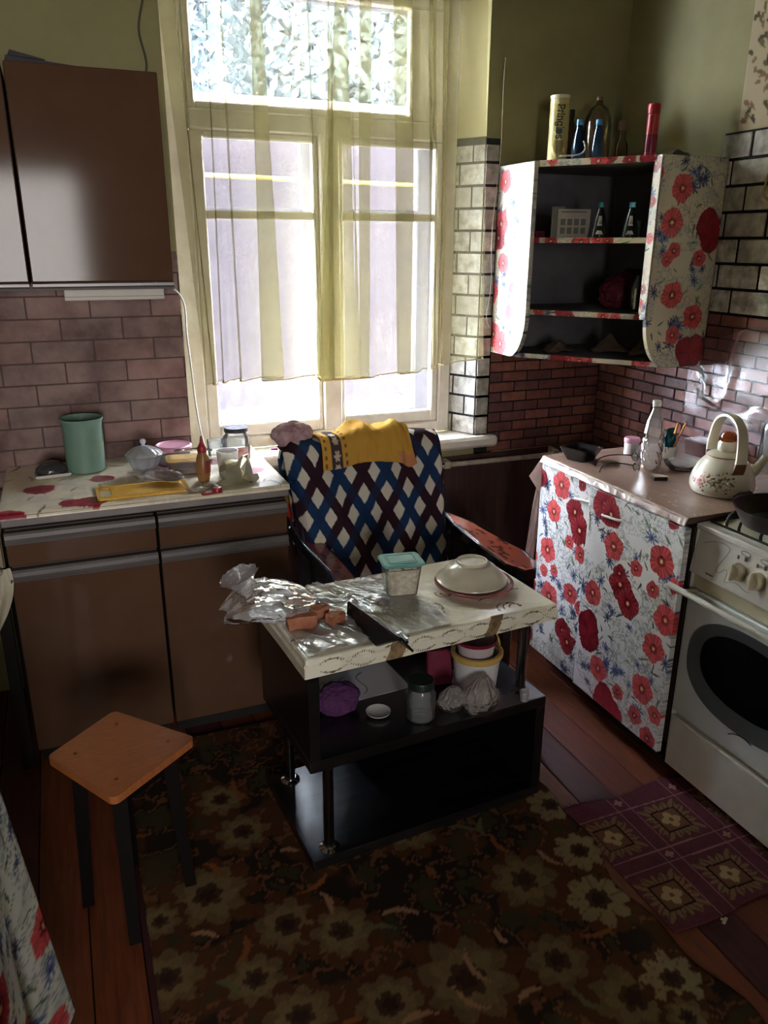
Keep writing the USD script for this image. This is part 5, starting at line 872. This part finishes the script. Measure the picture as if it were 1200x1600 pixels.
# the cloth's free corner hanging at the window end
MC('hanging_film', (226, 206, 200), rough=.15, ior=1.6, haze=.55, hazecol=(206, 184, 178), bump=.8, bscale=30, bdist=.008)
def patch(c00, c10, c01, c11, wave, n=40):
    a, b = np.meshgrid(np.linspace(0, 1, n), np.linspace(0, 1, n), indexing='ij'); a, b = a[..., None], b[..., None]; return c00*(1-a)*(1-b)+c10*a*(1-b)+c01*(1-a)*b+c11*a*b+wave*np.concatenate([.3*np.sin(a*9+b*4), np.sin(a*7+b*5), 0*a], -1)
part(pc, 'hanging_corner', sheet(patch(ony(851, 711, 2.384), ony(884, 706, 2.386), ony(826, 743, 2.40), ony(846, 775, 2.405), .004), .0012), 'hanging_film', smooth=True)
part(pc, 'hanging_fold', sheet(patch(ony(840, 752, 2.41), ony(852, 752, 2.415), ony(818, 868, 2.43), ony(832, 872, 2.435), .006), .0012), 'hanging_film', smooth=True)
# things on the counter
ZR = .8682
def rt(px, py): p = onz(px, py, ZR); return (p[0], p[1], ZR)
M('black_glaze', (24, 25, 28), .16, .6)
def square_dish(w0, w1, h, wall):
    P = [taper_box(w0, w0, w1, w1, 0, h, .014), taper_box(w0-2*wall, w0-2*wall, w1-2*wall, w1-2*wall, wall, h+.01, .010)]; return trimesh.boolean.difference(P, engine='manifold')
p = rt(905, 719); t = thing('square_bowl', 'glossy black square bowl at the window end of the right counter', 'bowl', (p[0]+.012, p[1]+.01, ZR), 20); part(t, 'body', square_dish(.075, .118, .046, .006), 'black_glaze')
M('frame_black', (26, 24, 26), .45, .3); MC('lens_clear', (250, 250, 250), rough=.1, ior=1.08, haze=.02)
t = thing('eyeglasses', 'black-framed eyeglasses lying with open temples on the right counter', 'glasses'); L0, L1 = np.array(rt(990, 721)), np.array(rt(992, 737))
for (a, b, c_), k in ((((930, 729), (947, 719), (986, 719)), 0), (((937, 739), (952, 731), (988, 735)), 1)):
    P = [np.array(rt(*a))+[0, 0, .004], np.array(rt(*b))+[0, 0, .016], np.array(rt(*c_))+[0, 0, .018]]; part(t, 'temple', tube(curve(P, 24), .0022, 8), 'frame_black')
for k, q in enumerate((L0, L1)):
    a = np.linspace(0, 2*np.pi, 40, endpoint=False); R_ = np.stack([q[0]+.004+0*a, q[1]+.018*np.cos(a)*.9, ZR+.016+.014*np.sin(a)], 1); part(t, 'rim', tube(R_, .0016, 6, True), 'frame_black'); part(t, 'lens', (np.vstack([R_, R_.mean(0)]), np.array([[i, (i+1) % 40, 40] for i in range(40)])), 'lens_clear')
part(t, 'bridge', tube(curve([np.array([L0[0]+.004, L0[1]-.016, ZR+.020]), np.array([L0[0]-.002, (L0[1]+L1[1])/2, ZR+.024]), np.array([L1[0]+.004, L1[1]+.016, ZR+.020])], 10), .0018, 6), 'frame_black')
p = rt(988, 712); t = thing('lidded_jar', 'small whitish jar with a pink lid behind the plastic bottle', 'jar', (p[0], p[1]+.01, ZR)); part(t, 'body', lathe([(0, 0), (.024, 0), (.026, .004), (.026, .045), (.022, .050), (0, .050)], 32), 'pale_plastic'); part(t, 'lid', fluted([(.0, .048), (.027, .048), (.0285, .052), (.0285, .062), (.026, .0665), (0, .0668)], 28, .012), 'pink_plastic')
# plastic bottle
MC('pet', (244, 246, 248), rough=.05, ior=1.55, haze=.10); M('cap_white', (206, 200, 196), .4)
p = rt(1015, 733); t = thing('plastic_bottle', 'empty clear ribbed plastic bottle with a white cap on the right counter', 'bottle', p); hb = onx(1025, 625, p[0])[2]-ZR
nz, na = 120, 64; zz = np.linspace(0, 1, nz); aa = np.linspace(0, 2*np.pi, na+1); Zg, Aa = np.meshgrid(zz, aa, indexing='ij'); Rr = np.interp(zz, [0, .012, .05, .10, .42, .47, .54, .72, .86, .90, .915, .93, .955], [.020, .031, .034, .035, .035, .033, .035, .028, .0145, .012, .0155, .0125, .0125])[:, None]*np.ones((1, na+1)); Rr = Rr+.0016*np.sin(Aa*9+Zg*46)*((Zg > .08) & (Zg < .46))
part(t, 'body', sheet(np.stack([Rr*np.cos(Aa), Rr*np.sin(Aa), Zg*hb], -1)), 'pet', smooth=True); part(t, 'cap', fluted([(0, hb*.93), (.0150, hb*.93), (.0152, hb*.995), (.013, hb), (0, hb)], 30, .02), 'cap_white')
# blue packet in a cup with wooden sticks
M('blue_packet', (70, 150, 166), .3, .5, var=(38, 70, 82), vscale=34); M('stick_wood', (206, 140, 66), .6)
p = rt(1050, 716); t = thing('small_cup', 'white cup holding a crumpled blue packet on the right counter', 'cup', (p[0]-.01, p[1]+.01, ZR)); part(t, 'body', lathe([(0, 0), (.022, 0), (.027, .045), (.0255, .045), (.021, .004), (0, .004)], 28), 'white_plastic')
cpos = (p[0]-.01, p[1]+.01)
t = thing('blue_packet', 'crumpled blue foil packet standing in the white cup', 'packet', (cpos[0], cpos[1], ZR+.006), 30); U, V = np.meshgrid(np.linspace(-1, 1, 40), np.linspace(0, 1, 40), indexing='ij'); nn = meshkit.fbm(np.stack([U*3, V*3, U*0], -1), 3, 6)-.5; part(t, 'wrapper', cat([sheet(np.stack([U*(.016+.030*V), s*(.004+.012*(1-U*U))+.018*nn*V, V*.088+.012*nn+.012*V*np.sign(s)*U], -1), .0012) for s in (-1, 1)]), 'blue_packet', smooth=True)
for k, (a, b, lab) in enumerate((((1058, 712), (1060, 660), 'upright wooden stick in the blue packet'), ((1062, 712), (1071, 660), 'tilted wooden stick in the blue packet'))):
    q = onx(b[0], b[1], cpos[0]); single('wooden_stick', lab, 'stick', tube([(cpos[0]+.002*k, cpos[1]+.004-.008*k, ZR+.008), (cpos[0]+.004*k, q[1], q[2])], .0042-.001*k, 8), 'stick_wood')
MC('pink_clear', (186, 120, 122), rough=.12, ior=1.45, haze=.30, hazecol=(128, 66, 72)); p = rt(1083, 712); t = thing('pink_box', 'low translucent pink plastic box against the right wall', 'box', (p[0]+.04, p[1], ZR), 4); part(t, 'body', taper_box(.075, .100, .086, .112, 0, .052, .012), 'pink_clear'); part(t, 'rim', rbox((-.045, -.058, .050), (.045, .058, .055), .014), 'pink_clear')
p = rt(1031, 750); t = thing('matchbox', 'dark-sided matchbox lying on the right counter', 'matchbox', (p[0], p[1]+.004, ZR+.0003), -20); M('match_top', (150, 132, 116), .6); part(t, 'sleeve', bx((-.022, -.016, 0), (.022, .016, .0125), .001), 'dark_gap'); part(t, 'print', bx((-.021, -.015, .0125), (.021, .015, .0131), 0), 'match_top')
p = rt(1066, 735); t = thing('glass_dish', 'flat clear glass dish left of the kettle', 'dish', (p[0]+.01, p[1]+.01, ZR)); part(t, 'body', lathe([(0, .002), (.045, .002), (.060, .016), (.064, .026), (.061, .026), (.056, .016), (.043, .006), (0, .006)], 44), 'jar_glass')
# kettle
MV('enamel_print', .16, .55, coat_weight=.4); M('enamel', (206, 198, 176), .18, .5); M('handle_cream', (214, 204, 186), .35); M('brown_plastic', (122, 82, 56), .4); MC('amber', (214, 140, 70), rough=.05, ior=1.5, haze=.25, hazecol=(176, 104, 50))
p = rt(1135, 775); KX, KY = p[0]+.02, p[1]+.045; t = thing('kettle', 'cream enamel kettle with a flower print on the right counter', 'kettle', (KX, KY, ZR), 0)
kp = np.array([(0, 0), (.082, 0), (.090, .004), (.096, .018), (.0965, .034), (.091, .060), (.078, .088), (.062, .108), (.052, .114), (.050, .117), (.0, .117)]); ps = np.interp(np.linspace(0, 1, 150), np.linspace(0, 1, len(kp)), np.arange(len(kp))); kp2 = np.stack([np.interp(ps, np.arange(len(kp)), kp[:, i]) for i in (0, 1)], 1)
from scipy.ndimage import gaussian_filter1d
kp2[20:-20] = gaussian_filter1d(kp2, 3, axis=0)[20:-20]
a = np.linspace(0, 2*np.pi, 181); I, Aa = np.meshgrid(np.arange(150), a, indexing='ij'); Rr, Zz = kp2[:, 0][I], kp2[:, 1][I]; col = np.ones(Aa.shape+(3,))*lin((214, 210, 194)); az = math.atan2(-KY, -KX); g = np.random.default_rng(4)
def dab(col, ac, zc_, ra_, c): return over(col, np.hypot((((Aa-az-ac+np.pi) % (2*np.pi))-np.pi)*.092/ra_, (Zz-zc_)/ra_) < 1, lin(c))
for ac in (-.75, 2.0):
    for _ in range(46): col = dab(col, ac+g.normal()*.13, .048+g.normal()*.010, g.uniform(.002, .005), [(196, 128, 132), (206, 150, 148), (176, 110, 116), (214, 180, 172)][g.integers(4)])
for ac in (-.20, .12, 2.6):
    for _ in range(40): col = dab(col, ac+g.normal()*.16, .052+g.normal()*.013, g.uniform(.0015, .0040), [(110, 96, 66), (130, 110, 78), (96, 84, 60), (150, 128, 96)][g.integers(4)])
for _ in range(50): col = dab(col, g.uniform(-3, 3), .020+g.normal()*.012, g.uniform(.001, .0025), (176, 164, 140))
part(t, 'body', sheet(np.stack([Rr*np.cos(Aa), Rr*np.sin(Aa), Zz], -1)), 'enamel_print', tint=col.reshape(-1, 3))
part(t, 'lid', lathe([(.052, .114), (.056, .116), (.056, .120), (.048, .126), (.030, .132), (0, .134)], 48), 'enamel'); part(t, 'lid_band', lathe([(.0562, .1165), (.0572, .118), (.0562, .1195)], 48), 'brown_plastic')
part(t, 'knob', lathe([(0, .132), (.026, .132), (.028, .140), (.027, .156), (.022, .162), (0, .163)], 32), 'enamel'); part(t, 'knob_top', lathe([(0, .161), (.021, .161), (.024, .168), (.023, .182), (.017, .190), (0, .191)], 32), 'amber')
ha = math.atan2(-KY, -KX)+.50; hd = np.array([math.cos(ha), math.sin(ha)])       # the bail runs from front right to back left
hp = curve([np.r_[hd*.080, .078], np.r_[hd*.092, .110], np.r_[hd*.088, .165], np.r_[hd*.070, .212], np.r_[hd*.030, .236], np.r_[-hd*.030, .236], np.r_[-hd*.070, .212], np.r_[-hd*.088, .165], np.r_[-hd*.092, .110], np.r_[-hd*.080, .078]], 60); pd = np.array([-hd[1], hd[0], 0]); kk = np.linspace(0, 1, 60)
for name, sl, mt in (('handle', slice(5, 55), 'handle_cream'), ('handle_foot', slice(0, 6), 'brown_plastic'), ('handle_foot', slice(54, 60), 'brown_plastic')):
    P = hp[sl]; T = np.gradient(P, axis=0); T /= np.linalg.norm(T, axis=1, keepdims=True); Nn = np.cross(T, pd); wdt = (.012+.006*(np.abs(kk[sl]*2-1)))[:, None]; ring = [P+pd*wdt+Nn*.004, P-pd*wdt+Nn*.004, P-pd*wdt-Nn*.004, P+pd*wdt-Nn*.004, P+pd*wdt+Nn*.004]; part(t, name, sheet(np.stack(ring, 1)), mt, smooth=35)
sa = ha+math.pi/2; sd_ = np.array([math.cos(sa), math.sin(sa)]); sa_ = -1 if sd_ @ np.array([1, .2]) < 0 else 1; part(t, 'spout', tube(curve([np.r_[sd_*sa_*.080, .050], np.r_[sd_*sa_*.108, .075], np.r_[sd_*sa_*.128, .112]], 18), np.linspace(.019, .010, 18), 18), 'enamel')
# tall clear bottle and dark bottle behind the kettle
t = thing('tall_bottle', 'tall clear bottle with a pale cap behind the kettle', 'bottle', (RX-.055, KY+.115, ZR)); part(t, 'glass', lathe(bottle_prof(.034, .235, .013), 32), 'pet'); part(t, 'cap', lathe([(0, .232), (.015, .232), (.014, .252), (0, .253)], 20), 'cap_white')
t = thing('olive_bottle', 'dark green bottle behind the kettle handle', 'bottle', (RX-.050, KY+.02, ZR)); part(t, 'glass', lathe(bottle_prof(.036, .215, .013), 32), 'dark_green'); part(t, 'cap', lathe([(0, .21), (.015, .21), (.014, .226), (0, .227)], 20), 'dark_gap')
M('plum_cloth', (66, 48, 62), .9, var=(52, 38, 50), vscale=20); p = rt(1150, 790); t = thing('plum_rag', 'crumpled dark plum cloth between the kettle and the frying pan', 'cloth', (p[0]+.045, 1.672, ZR)); part(t, 'cloth', lump((0, 0, .012), (.036, .018, .022), 4, .3, 1.8, 4, -.0115, ridge=.4), 'plum_cloth')
# plastic film on the wall
MC('wall_film', (248, 246, 248), gloss=(255, 255, 255), rough=.24, ior=1.26, haze=.06, hazecol=(214, 206, 222), bump=.2, bscale=9, bdist=.02)
U, V = np.meshgrid(np.linspace(1.45, 2.36, 90), np.linspace(.93, 1.30, 60), indexing='ij'); nn = meshkit.fbm(np.stack([U*9, V*9, U*0], -1), 3, 8)-.5; r2_ = np.abs(meshkit.fbm(np.stack([U*5+3, V*9, U*0+5], -1), 2, 3)-.5)
edge_ = np.clip((2.36-U)/.06, 0, 1); Vw = V+.03*np.sin(U*13)*(V > 1.2)+.02*np.sin(U*19)*(V < 1.0)
t = thing('wall_film', 'clear plastic film stuck over the bricks behind the kettle', 'plastic'); part(t, 'film', sheet(np.stack([RX-.016-.008*(nn+.5)-.006*np.clip(.10-r2_, 0, 1)*10, U, Vw], -1)), 'wall_film', smooth=True)
M('brass', (170, 150, 90), .3, metallic=.8); t = thing('wall_hook', 'bent metal rack end on the upper right wall at the photo edge', 'hook'); P = [onx(1203, 255, RX-.03), onx(1194, 296, RX-.03), onx(1194, 306, RX-.03), onx(1204, 313, RX-.03)]; part(t, 'wire', tube(curve(P+[P[-1]+np.array([0, -.06, 0])], 24), .004, 8), 'brass'); part(t, 'peg', tube([P[0], P[0]+np.array([.03, 0, .0])], .004, 8), 'brass')

# ---------- gas stove
SX, SY1, SY0 = 1.632, 1.628, 1.120
M('stove_white', (216, 213, 209), .30, .4, var=(206, 201, 195), vscale=10, bump=.05, bscale=60); M('stove_grey', (206, 210, 214), .32, .5); M('oven_frame', (82, 86, 90), .35); M('oven_glass', (12, 12, 14), .06, .6); M('grate', (26, 25, 25), .45); M('knob_cream', (206, 198, 172), .35)
st = thing('stove', 'white four-burner gas stove with an oval oven window', 'stove')
part(st, 'body', bx((SX+.022, SY0, .03), (RX-.02, SY1, .832), .004), 'stove_white'); part(st, 'side_trim', bx((SX+.004, SY1-.004, .06), (SX+.024, SY1+.002, .832), .002), 'stove_white')
for x in (SX+.06, 2.15):
    for y in (SY0+.03, SY1-.04): part(st, 'foot', lathe([(0, 0), (.016, 0), (.014, .032), (0, .032)], 14).apply_transform(trimesh.transformations.translation_matrix((x, y, 0))), 'dark_gap')
part(st, 'drawer', bx((SX, SY0+.002, .035), (SX+.021, SY1-.002, .214), .004), 'stove_white')
dr = part(st, 'oven_door', bx((SX, SY0+.002, .232), (SX+.021, SY1-.002, .646), .004), 'stove_grey')
def oval(yc, zc_, ry, rz_, e, n=64):
    a = np.linspace(0, 2*np.pi, n, endpoint=False); return [(yc+ry*np.sign(np.cos(q))*abs(np.cos(q))**e, zc_+rz_*np.sign(np.sin(q))*abs(np.sin(q))**e) for q in a]
yc = (SY0+SY1)/2-.005
def face(poly, x0, x1):        # polygon in (y, z), extruded along x
    return prism(poly, 'x', x0, x1)
part(dr, 'window_frame', face(oval(yc, .452, .222, .150, .82), SX-.0025, SX+.002), 'oven_frame'); part(dr, 'window', face(oval(yc, .468, .172, .105, .85), SX-.0035, SX+.001), 'oven_glass'); part(dr, 'scratch', tube(curve([(SX-.004, yc+.03, .285), (SX-.004, yc+.005, .300), (SX-.004, yc-.05, .300)], 12), .0016, 5), 'grate')
part(dr, 'handle', tube([(SX-.056, SY1+.018, .655), (SX-.056, SY0-.01, .655)], .0095, 16), 'stove_white')
for y in (SY1-.03, SY0+.03): part(dr, 'handle_post', tube([(SX-.056, y, .655), (SX+.004, y, .645)], .006, 10), 'knob_cream')
part(st, 'gap_strip', bx((SX+.014, SY0+.002, .648), (SX+.022, SY1-.002, .706)), 'knob_cream')
pan_ = hull([(SX-.004, y, .698) for y in (SY0, SY1)]+[(SX+.012, y, .832) for y in (SY0, SY1)]+[(SX+.03, y, z) for y in (SY0, SY1) for z in (.698, .832)]); cp = part(st, 'control_panel', pan_, 'stove_white')
def on_panel(px, py, off=0.):
    p0 = onx(px, py, SX+.002); k = (p0[2]-.698)/.134; q = onx(px, py, SX-.004+.016*k); return q-np.array([off, 0, 0])
for px, py in ((1153, 893), (1184, 907)): pass
for i, y in enumerate(np.array([1.458, 1.392, 1.326, 1.260, 1.194])):
    z = .760; xk = SX-.004+.016*(z-.698)/.134; kn = part(st, 'knob', moved(cat([lathe([(0, 0), (.0245, 0), (.025, .004), (.023, .018), (.019, .024), (0, .026)], 32), bx((-.024, -.006, .02), (.024, .006, .034), .004)]), (xk, y, z), 0, 0, -83), 'knob_cream')
    ic = []
    for dy, dz, w, h_ in ((.012, .034, .002, .010), (-.014, .036, .003, .012)): ic.append(bx((xk-.0003, y+dy-w, z+dz), (xk+.0035, y+dy+w, z+dz+h_)))
    a = np.linspace(0, 2*np.pi, 20); ic.append(tube(np.stack([np.full(20, xk+.0030), y-.010+.016*np.cos(a), z+.056+.006*np.sin(a)], 1), .0010, 4)); part(cp, 'marking', cat(ic), 'print_grey')
sc_ = [on_panel(*q, .001) for q in ((1100, 848), (1118, 846), (1132, 850), (1141, 858), (1136, 868), (1122, 884), (1119, 892), (1124, 895), (1134, 890), (1136, 892), (1132, 908), (1146, 910), (1156, 916), (1170, 926))]
part(cp, 'scribble', tube(curve(sc_, 70), .0007, 4), 'print_grey', 'thin pencil scribble'); q = on_panel(1108, 898, .0008); part(cp, 'dash', bx((q[0], q[1]-.014, q[2]-.002), (q[0]+.003, q[1]+.014, q[2]+.002)), 'print_grey')
hb_ = bx((SX-.002, SY0, .830), (RX-.02, SY1, .848), .004); part(st, 'hob', hb_, 'stove_white'); part(st, 'hob_well', bx((SX+.03, SY0+.02, .8475), (RX-.05, SY1-.02, .8495), .0008), 'knob_cream')
part(st, 'hob_rim', tube([(SX+.035, SY0+.02, .852), (SX+.035, SY1-.02, .852), (RX-.05, SY1-.02, .852), (RX-.05, SY0+.02, .852)], .004, 8, True), 'grate')
M('burner', (70, 68, 66), .5, metallic=.6)
for bxx in (1.78, 2.02):
    for by in (1.235, 1.487): part(st, 'burner', moved(lathe([(0, 0), (.048, 0), (.048, .006), (.036, .010), (.036, .016), (.030, .020), (0, .020)], 32), (bxx, by, .849)), 'burner')
zg = .888
for y in (1.56, 1.515, 1.44, 1.405, 1.315, 1.28, 1.20, 1.16):
    part(st, 'grate_bar', tube(curve([(SX+.042, y, .850), (SX+.043, y, .872), (SX+.056, y, zg), (SX+.12, y, zg), (2.05, y, zg), (2.12, y, zg), (2.134, y, .872), (2.135, y, .850)], 44), .0042, 8), 'grate')
for x in (1.80, 2.0): part(st, 'grate_bar', tube([(x, SY0+.04, zg-.004), (x, SY1-.045, zg-.004)], .0040, 8), 'grate')
t = thing('frying_pan', 'black frying pan with a grey outside on the stove at the right edge', 'pan', (1.722, 1.418, zg+.0045)); M('pan_grey', (92, 84, 84), .35, metallic=.3); M('pan_black', (22, 22, 23), .35)
part(t, 'bowl', lathe([(0, 0), (.098, 0), (.104, .003), (.130, .050), (.1325, .053), (.1295, .053)], 64), 'pan_grey'); part(t, 'inside', lathe([(.1295, .0525), (.1270, .051), (.101, .006), (0, .004)], 64), 'pan_black'); part(t, 'handle', tube(curve([(.128, -.03, .045), (.18, -.045, .056), (.30, -.08, .062)], 14), .010, 10), 'pan_black')
